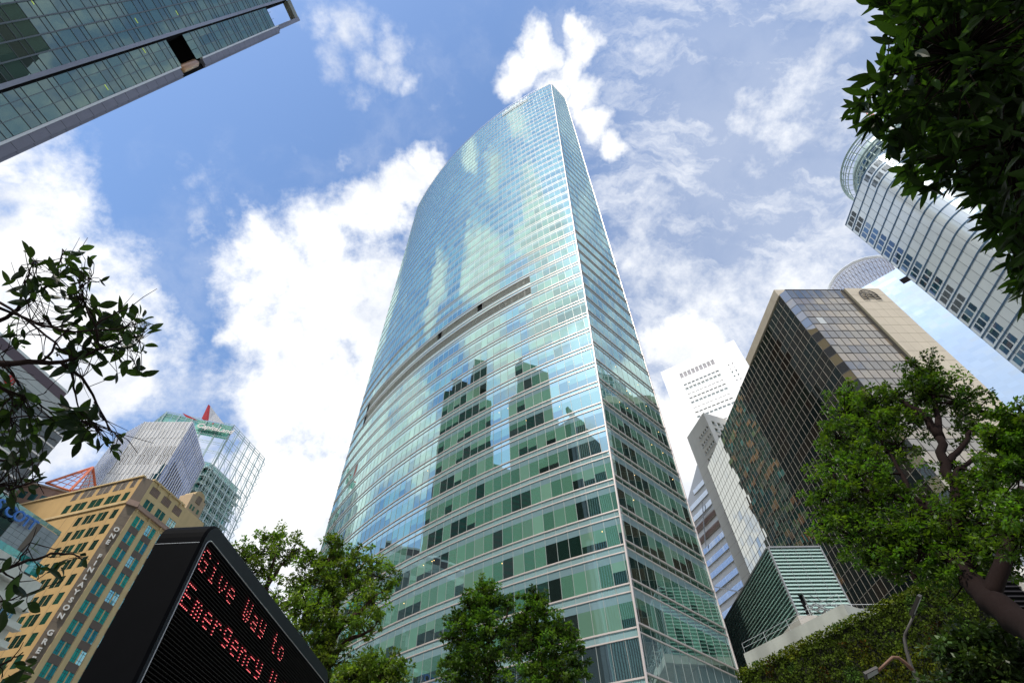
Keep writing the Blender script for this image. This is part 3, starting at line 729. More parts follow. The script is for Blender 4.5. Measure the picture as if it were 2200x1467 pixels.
# ================================================================ hotel with blue letters
def build_hotel():
    F=Face(-68.0,73.3,16.5)
    r=thing('grey_panel_hotel','grey panelled block with large blue rooftop letters, lower left edge','building',(-75,65,0))
    b=MB(); b.prism([F.p(-40,0)[:2],F.p(0,0)[:2],F.p(0,0,-18)[:2],F.p(-40,0,-18)[:2]],0,44.5); b.build('wall','grey_cladding',r)
    g=MB(); rnd=random.Random(2)
    us=[0,-1.55,-3.1]; 
    def row(u0,u1,z0,z1):
        f=.85+.3*rnd.random(); g.fb(F,u0,u1-.03,z0,z1-.04,0,.06,(f,f,f))
    for j in range(7):
        z=44.5-.78*(j+1)
        for (a,b_) in ((-1.6,0),(-3.1,-1.6)): row(a,b_,z,z+.78)
    g.build('grey_panel','alu_grey',r); g=MB()
    for j in range(7):
        z=44.5-.78*(j+1)
        for (a,b_) in ((-5.0,-4.0),(-6.0,-5.0),(-7.0,-6.0)): row(a,b_,z,z+.78)
    g.build('grey_panel','alu_grey',r)
    g=MB(); g.fb(F,-4.0,-3.12,30,44.4,0,.03); g.build('brown_strip','brown_dark',r)
    g=MB()
    for i in range(9):
        for j in range(7): g.pane(F,-7.05-1.7*(i+1)+.03,-7.05-1.7*i,44.3-1.5*(j+1)+.04,44.3-1.5*j,.05,(.012,.016,.016))
    g.build('black_glazing','dark_glass',r)
    g=MB()
    for i in range(22): g.pane(F,-1.3*(i+1),-1.3*i-.03,44.55,45.2,.0,(.25,.38,.34))
    g.build('glass_balustrade','pale_green_glass',r)
    g=MB()
    for i in range(16): g.pane(F,-1.3*(i+1)+.8,-1.3*i-.03+.8,38.2,40.0,.35,(.01,.22,.22))
    g.build('teal_glass_band','teal_glass',r)
    # letters  ASCOTT
    for ch_,(x,y) in zip('ASCOTT',[(-25,1072),(-6,1083),(17,1098),(36,1109),(52,1120),(64,1127)]):
        u,z=F.px(x,y); text_mesh(ch_,2.15,'blue_letter',r,'sign_letter',F.p(u,z-.78,.55),F.D,(0,0,1),extr=.1,bold=.03,align='CENTER')
build_hotel()
# ================================================================ white balcony block
def build_balcony():
    F=Face(-58.5,61.7,16.5)
    r=thing('white_balcony_block','cream white block with stepped balconies and blue windows, bottom left edge','building',(-60,55,0))
    b=MB(); b.prism([F.p(-40,0,-.9)[:2],F.p(3.6,0,-.9)[:2],F.p(3.6,0,-12)[:2],F.p(-40,0,-12)[:2]],0,33.2); b.build('wall','white_wall',r)
    g=MB()
    g.prism([F.p(-40,0,.1)[:2],F.p(.0,0,.1)[:2],F.p(.0,0,-8)[:2],F.p(-40,0,-8)[:2]],31.6,33.75)
    ks=[29.64-1.99*i for i in range(14)]
    for i,z in enumerate(ks):
        e=4.05
        if i==0: e=3.6
        g.fb(F,-40,e,z-.12,z,-1,.25); g.fb(F,-40,e-.12,z,z+.62,-.2,.0)
    g.build('balcony','white_wall',r)
    for i,z in enumerate(ks):
        for u in (2.3,-.6,-3.5):
            w_=MB(); w_.pane(F,u-1.2,u+.4,z-1.32,z-.4,-.85,(.04,.13,.28)); o=w_.build('window','blue_glass',r)
            f=MB()
            for k in range(1,4): f.fb(F,u-1.2+.4*k-.03,u-1.2+.4*k+.03,z-1.32,z-.4,-.85,-.8)
            f.build('window_frame','white_paint',o)
    g=MB(); p=[F.p(-3.6+1.0*math.cos(a),30.9+1.1*math.sin(a),.2) for a in [PI*k/10 for k in range(11)]]; g.tube(p,.16,6); g.face([F.p(-4.6,30.9,.12)]+[F.p(-3.6+1.0*math.cos(a),30.9+1.1*math.sin(a),.12) for a in [PI-PI*k/10 for k in range(11)]]); g.build('arched_vent','brown_dark',r)
build_balcony()
# ================================================================ white faceted tower
def build_facet():
    r=thing('white_faceted_tower','silver white faceted tower with slanted fins, behind the ochre building','tower',(-140,165,0))
    A=Vector((-124.2,156.8,0)); B=Vector((-144.2,156.9,0)); Cc=Vector((-129.2,183.9,0)); Dd=Vector((-160.9,167.2,0))
    b=MB(); b.prism([(B.x,B.y),(A.x,A.y),(Cc.x,Cc.y),(-150,200),(Dd.x,Dd.y)],0,144.3); b.build('core','white_tower_wall',r)
    rnd=random.Random(4)
    def fac(P,Q,nm,base,zt,du,dz,rot):
        az=math.degrees(math.atan2(Q.x-P.x,Q.y-P.y)); F=Face(P.x,P.y,az); W=(Q-P).length
        g=MB(); fins=MB(); dk=MB(); row=0; z=zt
        while z>70:
            x=0; sh=(row%2)*.35
            while x<W-.05:
                x1=min(W,x+du); f=.85+.25*rnd.random()
                g.pane(F,x,x1-.05,z-dz+.04,z-.04,.05,(base[0]*f,base[1]*f,base[2]*f))
                d=dark(F,x,z)
                if d==1: dk.fb(F,x+sh+.15,x+sh+.62,z-dz+.2,z-.15,.05,.14)
                elif d==2: dk.pane(F,x,x1,z-dz,z,.10,(.01,.05,.07),1)
                fins.fb(F,x+sh+.66,x+sh+.92,z-dz+.05,z-.05,.05,.32)
                x=x1
            z-=dz; row+=1
        g.build('facade_panel','white_skin' if nm else 'blue_skin',r); fins.build('fin','white_paint',r)
        o=dk.build('dark_window',['rib_dark','dark_glass'],r)
    def dark(F,x,z):
        q=F.p(x,z)
        if F is None: return 0
        if 123<z<131.5 and mode==0: return 1 if (x%7)<5.9 else 0
        if mode==0 and z<=123 and x>12.5+ (z-113)*.55 and x<20 : return 2
        if mode==1 and 113<z<131 and 3<x<19: return 1
        if mode==2 and 122<z<131 and x>2: return 1
        return 0
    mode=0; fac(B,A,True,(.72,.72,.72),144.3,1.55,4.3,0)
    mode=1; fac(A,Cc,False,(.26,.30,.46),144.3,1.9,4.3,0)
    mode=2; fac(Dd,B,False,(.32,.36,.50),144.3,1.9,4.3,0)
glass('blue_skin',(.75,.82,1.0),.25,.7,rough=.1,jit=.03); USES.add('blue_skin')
build_facet()
# ================================================================ lattice crowned tower
def build_lattice():
    F=Face(-129.3,190.2,72); G=Face(-129.3,190.2,16.8); H=Face(-158.8,180.6,-52)
    r=thing('lattice_crowned_tower','pale green glass tower wrapped in white steel lattice with a company name at its top','tower',(-140,205,0))
    T=172.5
    core=MB(); P=[F.p(-29,0,-5)[:2],F.p(-3,0,-5)[:2],G.p(24,0,-5)[:2],G.p(24,0,-36)[:2],F.p(-29,0,-34)[:2]]
    core.prism(P,0,152.5,(.16,.38,.34)); core.build('glazed_core','pale_green_glass',r)
    fl=MB(); z=148
    while z>60:
        for (X,a,b_) in ((F,-30,0),(G,0,26.5)):
            fl.fb(X,a,b_,z,z+.5,-4.6,-3.0,(.3,.5,.45))
        z-=4.2
    fl.build('floor_edge','steel_pale',r)
    wn_=MB(); z=148
    rnd=random.Random(8)
    while z>60:
        for (X,a,b_) in ((F,-30,-3),(G,0,25)):
            u=a
            while u<b_: 
                f=rnd.choice((.4,.9,1.3,.3,.15)); wn_.pane(X,u,u+1.4,z-3.6,z-.1,-4.7,(.08*f,.28*f,.24*f)); u+=1.5
        z-=4.2
    wn_.build('window','pale_green_glass',r)
    st=MB()
    def strut(X,u0,z0,u1,z1,o=0,rr=.22): st.tube([X.p(u0,z0,o),X.p(u1,z1,o)],rr,4)
    for X,a,b_,ns in ((F,-31.1,0,5),(G,0,27,6),(H,0,30,5)):
        zz=[T-x for x in (0,1.2,2.4,8.2,12,17)]+[T-24-6.5*k for k in range(15)]
        for z in zz: strut(X,a,z,b_,z,0,.17); strut(X,a,z,b_,z,-1.5,.10)
        for k in range(ns+1):
            u=a+(b_-a)*k/ns; strut(X,u,40,u,T,0,.34); strut(X,u,40,u,T-3,-1.5,.2)
        for k in range(ns):
            u0=a+(b_-a)*k/ns; u1=a+(b_-a)*(k+1)/ns; um=(u0+u1)/2
            for i in range(6,len(zz)-1): strut(X,um,zz[i],um,zz[i+1],0,.10); 
            for i in range(5,len(zz)-1):
                if X is G: strut(X,u0,zz[i],u1,zz[i+1],-.7,.11)
    # ladder trusses between the two skins on the right side
    for k in range(30):
        z=T-2-4*k
        st.tube([G.p(27,z,0),G.p(27.8,z-2,1.2),G.p(27,z-4,0)],.14,4); st.tube([G.p(23,z,-1.5),G.p(27,z-3,0)],.12,4)
    st.build('lattice_frame','steel_pale',r)
    gl=MB()
    for X,a,b_ in ((F,-31,0),(H,0,30)):
        for k in range(10):
            u0=a+(b_-a)*k/10; u1=a+(b_-a)*(k+1)/10; gl.pane(X,u0+.1,u1-.1,T-6,T-.4,-.4,(.10,.36,.30))
    gl.build('crown_glass','pale_green_glass',r)
    sp=MB(); sp.fb(F,-16,-.6,164.0,171.4,-.9,-.35); sg=sp.build('sign_panel','mint_panel',r)
    text_mesh('CapitaLand',3.7,'letter_white',sg,'sign_text',F.p(-15.4,166.6,.55),F.D,(0,0,1),extr=.25,shear=.25,bold=.06,space=.98)
    sw=MB(); sw.tube([F.p(-14.8+12*t,165.2+1.0*math.sin(t*2.6+.2)-.6,.5) for t in [k/10 for k in range(11)]],[.1+.3*math.sin(PI*k/10) for k in range(11)],6); sw.build('sign_underline','green_sign',sg)
    d=MB(); d.tube([F.p(-9.3,170.2,.6),F.p(-9.0,170.8,.6)],.3,6); d.build('sign_red_dot','red_sign',sg)
    # red and white sails
    s=thing('roof_sail','red and white pointed sail rising above the lattice tower','roof sail',F.p(-12,150,-8))
    a=at(447.5,868.5,222); b1=at(433,899,222); b2=at(443.5,900,222); b3=at(478,908,226); bb=F.p(-10,165,-14)
    q=MB(); n_=Vector((.5,.85,0))*1.2
    q.hexa([b1,b2,a,a],[b1+n_,b2+n_,a+n_,a+n_]); q.build('red_panel','sail_red',s)
    q=MB(); m1=at(459,884,224); q.face([b2,b3,m1,a]); q.face([b2+n_,a+n_,m1+n_,b3+n_]); q.face([b2,b2+n_,b3+n_,b3]); q.face([b3,b3+n_,m1+n_,m1]); q.face([m1,m1+n_,a+n_,a]); q.build('white_panel','sail_white',s)
    q=MB(); 
    for f in ((at(392,886.5,226),at(397,893,226),at(420,900,226)),): q.hexa([f[0],f[1],f[2],f[2]],[p+n_ for p in (f[0],f[1],f[2],f[2])])
    q.build('red_panel','sail_red',s)
mat('mint_panel',(.16,.50,.38),.45,var=.05,scale=.2)
build_lattice()
mat('louvre_back',(.22,.34,.29),.7)
# ================================================================ bronze glass block with stone sign wall
def build_bronze():
    X0,Y0,YE=60.5,58.7,118.4; T=92.15; P_=2.2
    r=thing('bronze_office_building','dark bronze glass office building with a cut corner, right of the tall tower','building',(75,85,0))
    b=MB(); b.prism([(X0+.6,Y0+1.6),(X0+1.4,Y0+.6),(80,Y0+.6),(80,YE),(X0+.6,YE)],0,T-.1,(.1,.1,.1)); b.build('core','black_void',r)
    L=Face(X0,59.9,0); Fr=Face(61.4,Y0,90); Bv=Face(X0,59.9,math.degrees(math.atan2(.9,-1.2))); Wb=1.5
    rnd=random.Random(21)
    rows=[(T-3.1,T)]; z=T-3.1; 
    while z>2: rows.append((z-P_,z)); z-=P_
    g=MB(); f=MB()
    for k,(z0,z1) in enumerate(rows):
        sp=(k%2==1)
        for i in range(8):
            u0,u1=i*1.445,(i+1)*1.445
            if sp: c=rnd.choice([(.17,.135,.10),(.20,.15,.10),(.15,.13,.11),(.21,.17,.11)])
            else: c=rnd.choice([(.04,.042,.05),(.05,.05,.055),(.045,.042,.04)])
            if k==4 and i==1: c=(.5,.55,.55)
            g.pane(Fr,u0+.02,u1-.02,z0+.03,z1-.03,0,c)
            if rnd.random()<.16: f.fb(Fr,u0+.1,u1-.1,z0-.02,z0+.12,.0,.06)
        c=(.22,.18,.11) if sp else (.05,.05,.055)
        g.pane(Bv,0,Wb,z0+.03,z1-.03,0,c)
    g.build('front_glazing','bronze_glass',r)
    g=MB(); n=int((YE-59.9)/1.46)
    for k,(z0,z1) in enumerate(rows):
        sp=(k%2==1); cur=rnd.random()
        for i in range(n+1):
            u0,u1=i*1.46,min((i+1)*1.46,YE-59.9)
            if rnd.random()<.3: cur=rnd.random()
            if sp: c=(.10,.10,.085) if cur<.6 else (.17,.11,.07)
            else: c=(.03,.055,.055) if cur<.5 else ((.08,.11,.07) if cur<.8 else (.14,.08,.05))  # brown and green runs put mirrored buildings into the pane colour
            if rnd.random()<.01: c=(.35,.4,.38)
            g.pane(L,u0+.02,u1-.02,z0+.02,z1-.02,0,c)
    g.build('side_glazing','bronze_side',r)
    m=MB()
    for i in range(n+2): u=min(i*1.46,YE-59.9); m.fb(L,u-.026,u+.026,0,T,0,.03)
    for k,(z0,z1) in enumerate(rows): m.fb(L,0,YE-59.9,z0-.03,z0+.03,0,.03)
    m.build('mullion','mullion_side',r)
    for i in range(9): f.fb(Fr,i*1.445-.035,i*1.445+.035,0,T,0,.05)
    for k,(z0,z1) in enumerate(rows): f.fb(Fr,0,11.56,z0-.03,z0+.03,0,.05); f.fb(Bv,0,Wb,z0-.04,z0+.04,-.02,.03)
    f.fb(Fr,-.1,11.6,T,T+.12,-.3,.08)
    f.build('mullion','mullion_dark',r)
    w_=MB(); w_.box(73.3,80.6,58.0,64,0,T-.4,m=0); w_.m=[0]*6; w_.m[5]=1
    w_.build('sign_wall',['beige_stone','olive_shade_and_trim'],r)  # left flank in darker olive: its shade is put into the colour
    w_=MB(); w_.box(72.96,73.28,58.4,59.2,0,T-.2); w_.build('wall_shadow_gap','mullion_dark',r)
    j=MB(); zz=T-3
    while zz>5: j.box(73.35,80.5,57.985,58.0,zz,zz+.04); zz-=2.55
    for x in (75.2,77.0,78.8): j.box(x,x+.02,57.99,58.0,0,T-.5)
    j.build('stone_joint','olive_shade_and_trim',r)
    p=MB(); p.box(60.25,64,59.95,79.8,T-.3,94.2); p.box(60.9,73.2,59.6,62,T-.1,T+.35); p.build('roof_parapet','beige_stone',r)
    # arched emblem
    S=Face(73.3,57.9,90); e=MB(); c_=3.42; z0=88.75; Rx=1.72; Rz=1.95
    def A(t,k=1): return S.p(c_+Rx*k*math.cos(t),z0+Rz*k*math.sin(t),.12)
    e.tube([A(PI*k/16) for k in range(17)],.11,5); e.tube([A(PI*k/10,.38) for k in range(11)],.08,5)
    for k in range(1,6): t=PI*k/6; e.tube([A(t,.38),A(t,1)],.07,4)
    for (z,a,b_) in ((z0,-Rx,Rx),(z0-.62,-Rx,Rx)): e.tube([S.p(c_+a,z,.12),S.p(c_+b_,z,.12)],.11,5)
    for (a,b_) in ((-Rx,-.75),(.75,Rx)): 
        e.tube([S.p(c_+a,z0,.12),S.p(c_+a,z0-1.25,.12),S.p(c_+b_,z0-1.25,.12),S.p(c_+b_,z0,.12)],.11,5)
    e.build('arch_emblem','mullion_dark',r)
glass('bronze_side',(.62,.64,.60),.55,.9,jit=.006,wave=.012,wscale=.25); USES.add('bronze_side')
build_bronze()
# ================================================================ louvred plant box on its podium
def build_louvre():
    k=1.15
    x0,y0=29.7*k,52.1*k; xe=x0+5.55*k; T=(30.75-1.6)*k+1.6; Bz=(23.35-1.6)*k+1.6
    Fr=Face(x0,y0,91.5); L=Face(x0,y0,1.5)
    r=thing('louvred_plant_box','pale green louvred plant box standing on the podium in front of the bronze block','plant housing',(x0+4,y0+12,Bz-1))
    b=MB(); b.prism([Fr.p(.25,0,-.35)[:2],Fr.p(5.5*k,0,-.35)[:2],Fr.p(5.5*k,0,-26)[:2],Fr.p(.25,0,-26)[:2]],Bz,T-.2); b.build('core','louvre_back',r)
    n=19; h=(T-Bz-.3)/n; W=5.55*k
    du0,du1,dz=.85*k,1.42*k,(25.75-1.6)*k+1.6
    g=MB()
    for i in range(n):
        z=T-.15-h*(i+1)
        for q in range(4):
            a,b_=W*q/4,W*(q+1)/4-.03
            segs=[(a,b_)]
            if z+h*.5<dz: 
                segs=[(s,e_) for (s,e_) in ((a,min(b_,du0)),(max(a,du1),b_)) if e_-s>.05]
            for (s,e_) in segs:
                g.hexa([Fr.p(s,z+.05,.16),Fr.p(e_,z+.05,.16),Fr.p(e_,z+h*.86,-.05),Fr.p(s,z+h*.86,-.05)],[Fr.p(s,z+.09,.18),Fr.p(e_,z+.09,.18),Fr.p(e_,z+h*.92,-.03),Fr.p(s,z+h*.92,-.03)],(.42,.58,.54))
    g.build('front_louvres','louvre_glass',r)
    g=MB(); U=25*k; rnd=random.Random(6)
    for i in range(n):
        z=T-.15-h*(i+1)
        for q in range(16):
            a,b_=U*q/16,U*(q+1)/16-.03; f=.8+.4*rnd.random()
            c=(.40*f,.62*f,.54*f)
            g.hexa([L.p(a,z+.02,.16),L.p(b_,z+.02,.16),L.p(b_,z+h*.86,-.02),L.p(a,z+h*.86,-.02)],[L.p(a,z+.09,.18),L.p(b_,z+.09,.18),L.p(b_,z+h*.86,-.03),L.p(a,z+h*.86,-.03)],c)
    g.build('side_louvres','louvre_glass',r)
    g=MB()
    for q in range(33): u=U*q/32; g.fb(L,u-.05,u+.05,Bz,T-.1,-.2,-.05)
    for q in (0,4): g.fb(Fr,W*q/4-.08,W*q/4+.08,Bz-.3,T,-.2,.22)
    for q in (1,2,3): g.fb(Fr,W*q/4-.02,W*q/4+.02,Bz,T-.1,-.1,.1)
    g.fb(Fr,-.1,W+.1,T-.12,T+.05,-.4,.22); g.fb(L,0,U,T-.12,T+.05,-.4,.2)
    g.build('louvre_frame','steel_galv',r)
    g=MB(); g.fb(Fr,du0,du1,Bz+.2,dz,-.3,-.25); g.build('doorway','black_void',r)
    # podium deck
    p=thing('podium_deck','pale concrete podium roof slabs carrying the louvred plant box','podium',(x0+6,y0+2,0))
    g=MB(); g.prism([Fr.p(-.6,0,1.0)[:2],Fr.p(16,0,1.0)[:2],Fr.p(16,0,-27)[:2],Fr.p(-.6,0,-27)[:2]],Bz-1.0,Bz-.02); 
    g.build('upper_slab','concrete_warm',p)
    g=MB()
    for u in (.6,6.5,12): g.fb(Fr,u-.3,u+.3,Bz-4,Bz-1.0,-.8,-.2)
    g.build('column','concrete_warm',p)
    g=MB(); g.prism([Fr.p(.4,0,-3)[:2],Fr.p(16,0,-3)[:2],Fr.p(16,0,-20)[:2],Fr.p(.4,0,-20)[:2]],12,Bz-1.0); g.build('recessed_wall','concrete_warm',p)
    G=Face(17.7,41.4,-25.7); G2=Face(*G.p(0,0,-1.6)[:2],-25.7)
    g=MB(); g.prism([G2.p(.6,0)[:2],G2.p(-8.6,0)[:2],G2.p(-8.6,0,-4)[:2],G2.p(.6,0,-4)[:2]],15.6,16.9); g.prism([G2.p(.6,0,-1)[:2],G2.p(-8.2,0,-1)[:2],G2.p(-8.2,0,-4)[:2],G2.p(.6,0,-4)[:2]],0,15.6); g.build('lower_slab','concrete',p)
    g=MB()
    for u in (-8.3,-1.4): g.fb(G2,u-.25,u+.5,14.8,15.6,-1,.0)
    g.build('slab_bracket','concrete',p)
    # railings
    rl=thing('roof_railing','white tube railing and steel stair along the podium roof edge','railing',(x0+8,y0,Bz))
    g=MB()
    def rail(pts,h=1.1,step=1.6,rr=.035):
        for i in range(len(pts)-1):
            a,b_=Vector(pts[i]),Vector(pts[i+1]); n_=max(1,int((b_-a).length/step))
            for hh in (h,h*.55): g.tube([a+Vector((0,0,hh)),b_+Vector((0,0,hh))],rr,5)
            for q in range(n_+1): p_=a.lerp(b_,q/n_); g.tube([p_,p_+Vector((0,0,h))],rr,5)
    rail([Fr.p(.9,Bz,.95),Fr.p(7.6,Bz,.95),Fr.p(16,Bz,.95)]); g.build('railing','steel_white',rl); g=MB(); rail([G2.p(.5,16.9,-.1),G2.p(-8.5,16.9,-.1)],.7,2.2,.013)
    g.build('railing','steel_white',rl)
    g=MB(); a=Vector(Fr.p(1.2,Bz+.8,1.0)); b_=Vector(Fr.p(4.6,Bz-2.2,2.2))
    for o in (0,.9):
        off=Vector((0,-o,0)); g.tube([a+off,b_+off],.09,4); g.tube([a+off+Vector((0,0,1)),b_+off+Vector((0,0,1))],.04,4)
    for q in range(9): p_=a.lerp(b_,q/8); g.hexa([p_,p_+Vector((.3,0,0)),p_+Vector((.3,-.9,0)),p_+Vector((0,-.9,0))],[p_+Vector((0,0,.05)),p_+Vector((.3,0,.05)),p_+Vector((.3,-.9,.05)),p_+Vector((0,-.9,.05))])
    g.build('stair','steel_galv',rl)
build_louvre()
# ================================================================ green wall
def build_greenwall():
    G=Face(17.7,41.4,-25.7)
    r=thing('green_wall','large leafy green wall covered in mixed shrubs, lower right','green wall',(21,34,0))
    b=MB(); b.prism([G.p(.2,0)[:2],G.p(-16.5,0)[:2],G.p(-16.5,0,-2.2)[:2],G.p(.2,0,-2.2)[:2]],0,15.0); b.build('backing','soil_dark',r)
    rnd=random.Random(12); g=MB()
    N=48000
    for i in range(N):
        u=-16.7+17.0*rnd.random(); z=3+12.4*rnd.random()**.8
        n1=noise.noise(Vector((u*.55,z*.55,3))); n2=noise.noise(Vector((u*2.2,z*2.2,9))); n3=noise.noise(Vector((u*.25,z*.3,20)))
        o=.08+.28*max(0,n2+.4)*rnd.random()+.1
        if n2<-.22 and rnd.random()<.6: continue
        f=.45+.55*rnd.random()+.5*n1
        f=max(.12,f*(.75+.6*n2))
        if n3>.15 and rnd.random()<.7: c=(1.25*f,1.15*f,.5*f)
        elif n1<-.28 and rnd.random()<.35: c=(1.1*f,.45*f,.35*f)
        elif n1>.3: c=(.55*f,.85*f,.9*f)
        else: c=(.75*f,.9*f,.6*f)
        s=.055+.075*rnd.random()
        P=Vector(G.p(u,z,o)); d=(G.N*rnd.uniform(.1,1)+Vector((rnd.uniform(-.8,.8),rnd.uniform(-.8,.8),rnd.uniform(-.9,.5)))).normalized(); e=d.cross(Vector((rnd.uniform(-1,1),rnd.uniform(-1,1),rnd.uniform(.1,1)))).normalized(); e2=d.cross(e)
        g.face([P,P+e*s*.5+d*s*.1+e2*s*.6,P+e2*s*1.5,P-e*s*.5+e2*s*.6],c)
    # edge fringe
    for i in range(5000):
        u=-16.6+16.9*rnd.random(); P=Vector(G.p(u,15.05+rnd.uniform(-.1,.28),rnd.uniform(-.6,.35))); s=.1+.1*rnd.random()
        if i%4==0: P=Vector(G.p(-16.55+rnd.uniform(-.3,.1),3+12.2*rnd.random(),rnd.uniform(-1.5,.3)))
        e=Vector((rnd.uniform(-1,1),rnd.uniform(-1,1),rnd.uniform(-.3,.6))).normalized(); e2=e.orthogonal().normalized(); f=rnd.uniform(.6,1.3)
        g.face([P,P+e*s*.5+e2*s*.3,P+e*s*1.2,P+e*s*.5-e2*s*.3],(1.1*f,1.1*f,.5*f))
    tag(g.build('leaves','leaf_wall',r),kind='stuff')
    # louvred block to the right
    q=thing('louvred_service_block','dark purple louvred wall with a white edge right of the green wall','building',(30,26,0))
    S=Face(25.6,27.4,90); b=MB(); b.prism([S.p(0,0)[:2],S.p(12,0)[:2],S.p(12,0,-6)[:2],S.p(0,0,-6)[:2]],0,15.6); b.build('wall','black_void',q)
    b=MB()
    for i in range(60): z=15.4-.26*i; b.hexa([S.p(0,z,.12),S.p(2.6,z,.12),S.p(2.6,z+.1,.0),S.p(0,z+.1,.0)],[S.p(0,z+.03,.14),S.p(2.6,z+.03,.14),S.p(2.6,z+.14,.0),S.p(0,z+.14,.0)])
    b.build('louvre','rib_dark',q)
    b=MB(); b.fb(S,2.6,3.4,0,15.6,-.1,.4); b.build('white_edge','white_wall',q)
build_greenwall()
# ================================================================ far white tower
def window_grid(r,F,us,zs,w,h,matn,depth=.35,frame='white_tower_wall',name='window'):
    for u in us:
        for z in zs:
            m=MB(); m.pane(F,u,u+w,z-h,z,-depth,(.05,.06,.055)); m.build(name,matn,r)
def walled(r,F,u0,u1,z0,z1,wins,mat_,depth=.5,name='wall'):
    """wall sheet with real rectangular openings; wins: list of (u0,u1,z0,z1) on a grid"""
    g=MB(); us=sorted({u0,u1}|{w[0] for w in wins}|{w[1] for w in wins}); zs=sorted({z0,z1}|{w[2] for w in wins}|{w[3] for w in wins})
    S=set((round(w[0],3),round(w[2],3)) for w in wins)
    for i in range(len(us)-1):
        j=0
        while j<len(zs)-1:
            if (round(us[i],3),round(zs[j],3)) in S: j+=1; continue
            k=j
            while k<len(zs)-1 and (round(us[i],3),round(zs[k],3)) not in S: k+=1
            g.face([F.p(us[i],zs[j]),F.p(us[i+1],zs[j]),F.p(us[i+1],zs[k]),F.p(us[i],zs[k])]); j=k
    for (a,b,c,d) in wins:
        for (p,q) in (((a,c),(b,c)),((b,c),(b,d)),((b,d),(a,d)),((a,d),(a,c))):
            g.face([F.p(p[0],p[1]),F.p(q[0],q[1]),F.p(q[0],q[1],-depth),F.p(p[0],p[1],-depth)])
    g.build(name,mat_,r)
def build_whitetower():
    F=Face(130.8,270.0,-56)
    r=thing('white_tower','very bright white tower with a square grid of windows, behind the cream tower','tower',F.p(-29,0,-20))
    b=MB(); b.prism([F.p(0,0,-.8)[:2],F.p(-58.2,0,-.8)[:2],F.p(-58.2,0,-40)[:2],F.p(0,0,-40)[:2]],0,299.6); b.build('core','white_tower_wall',r)
    wins=[]; W=3.02
    wu=[-12.2-W*(i+1)+.35 for i in range(9)]
    for i in range(9):
        for j in range(13): z=279-4.6*j; wins.append((wu[i],wu[i]+W-.75,z-2.4,z))
    lo=[]
    for i in range(9): lo.append((wu[i],wu[i]+W-.75,284.8,289.7))
    sm=[]
    for j in range(14):
        z=279.9-4.0*j
        for u in (-47.2,-50.0): sm.append((u,u+.9,z-1.9,z))
    walled(r,F,-58.2,0,150,299.6,wins+lo+sm,'white_tower_wall',.8)
    for (a,b_,c,d) in wins: 
        m=MB(); m.pane(F,a,b_,c,d,-.6,(.34,.35,.33)); m.pane(F,a,b_,c+.9,c+1.4,-.4,(.75,.75,.72)); m.build('window','dark_glass',r)
    for (a,b_,c,d) in lo:
        m=MB(); m.fb(F,a,b_,c,d,-.7,-.6)
        for k in range(6): m.fb(F,a,b_,c+k*.8,c+k*.8+.3,-.6,-.3)
        m.build('roof_louvre','louvre_grey',r)
    m=MB()
    for (a,b_,c,d) in sm: m.pane(F,a,b_,c,d,-.6,(.2,.2,.19))
    m.build('stair_slot','dark_glass',r)
mat('louvre_grey',(.62,.60,.61),.7)
build_whitetower()
def build_cream():
    k=.75
    A=Vector((92.6*k,165.9*k,0)); L=Face(A.x,A.y,-11); Rr=Face(A.x,A.y,69); T=(158.05-1.6)*k+1.6
    r=thing('cream_tower','blank cream tower with a column of small square windows, beside the bronze block','tower',(72,140,0))
    b=MB(); b.prism([L.p(.5,0,-.5)[:2],Rr.p(14,0,-.5)[:2],Rr.p(14,0,-14)[:2],L.p(12.8,0,-14)[:2],L.p(12.8,0,-.5)[:2]],0,T-.1); b.build('core','cream_wall',r)
    wins=[]
    for i in range(5):
        for j in range(40):
            z=T-5.0-3.0*j
            if z<5 or (12<=j<=13): continue
            wins.append((.7+1.35*i,.7+1.35*i+.85,z-1.25,z))
    rw=[(2+2.2*i,3.2+2.2*i,T-4.6-3*j,T-3-3*j) for i in range(4) for j in range(6)]
    walled(r,L,0,12.8,0,T,wins,'cream_wall',.45); walled(r,Rr,0,14,T-25,T,rw,'cream_wall',.45)
    for F_,ws in ((L,[w_ for w_ in wins if w_[0]<3.5]),(Rr,rw)):
        for (a,b_,c,d) in ws:
            m=MB(); m.pane(F_,a,b_,c,d,-.4,(.05,.07,.055)); m.fb(F_,a-.1,b_+.1,c-.16,c-.06,0,.35); m.build('window','dark_glass',r) if c>T-75 else None
    m=MB(); 
    for (a,b_,c,d) in wins:
        if a>=3.5: m.pane(L,a,b_,c,d,-.4,(.05,.07,.055)); m.fb(L,a-.1,b_+.1,c-.16,c-.06,0,.35)
    tag(m.build('small_windows','dark_glass',r),kind='stuff')
    j=MB(); z=T-14
    while z>0: j.fb(L,0,12.8,z,z+.05,0,.012); z-=3.0
    j.build('wall_joint','beige_stone',r)
build_cream()
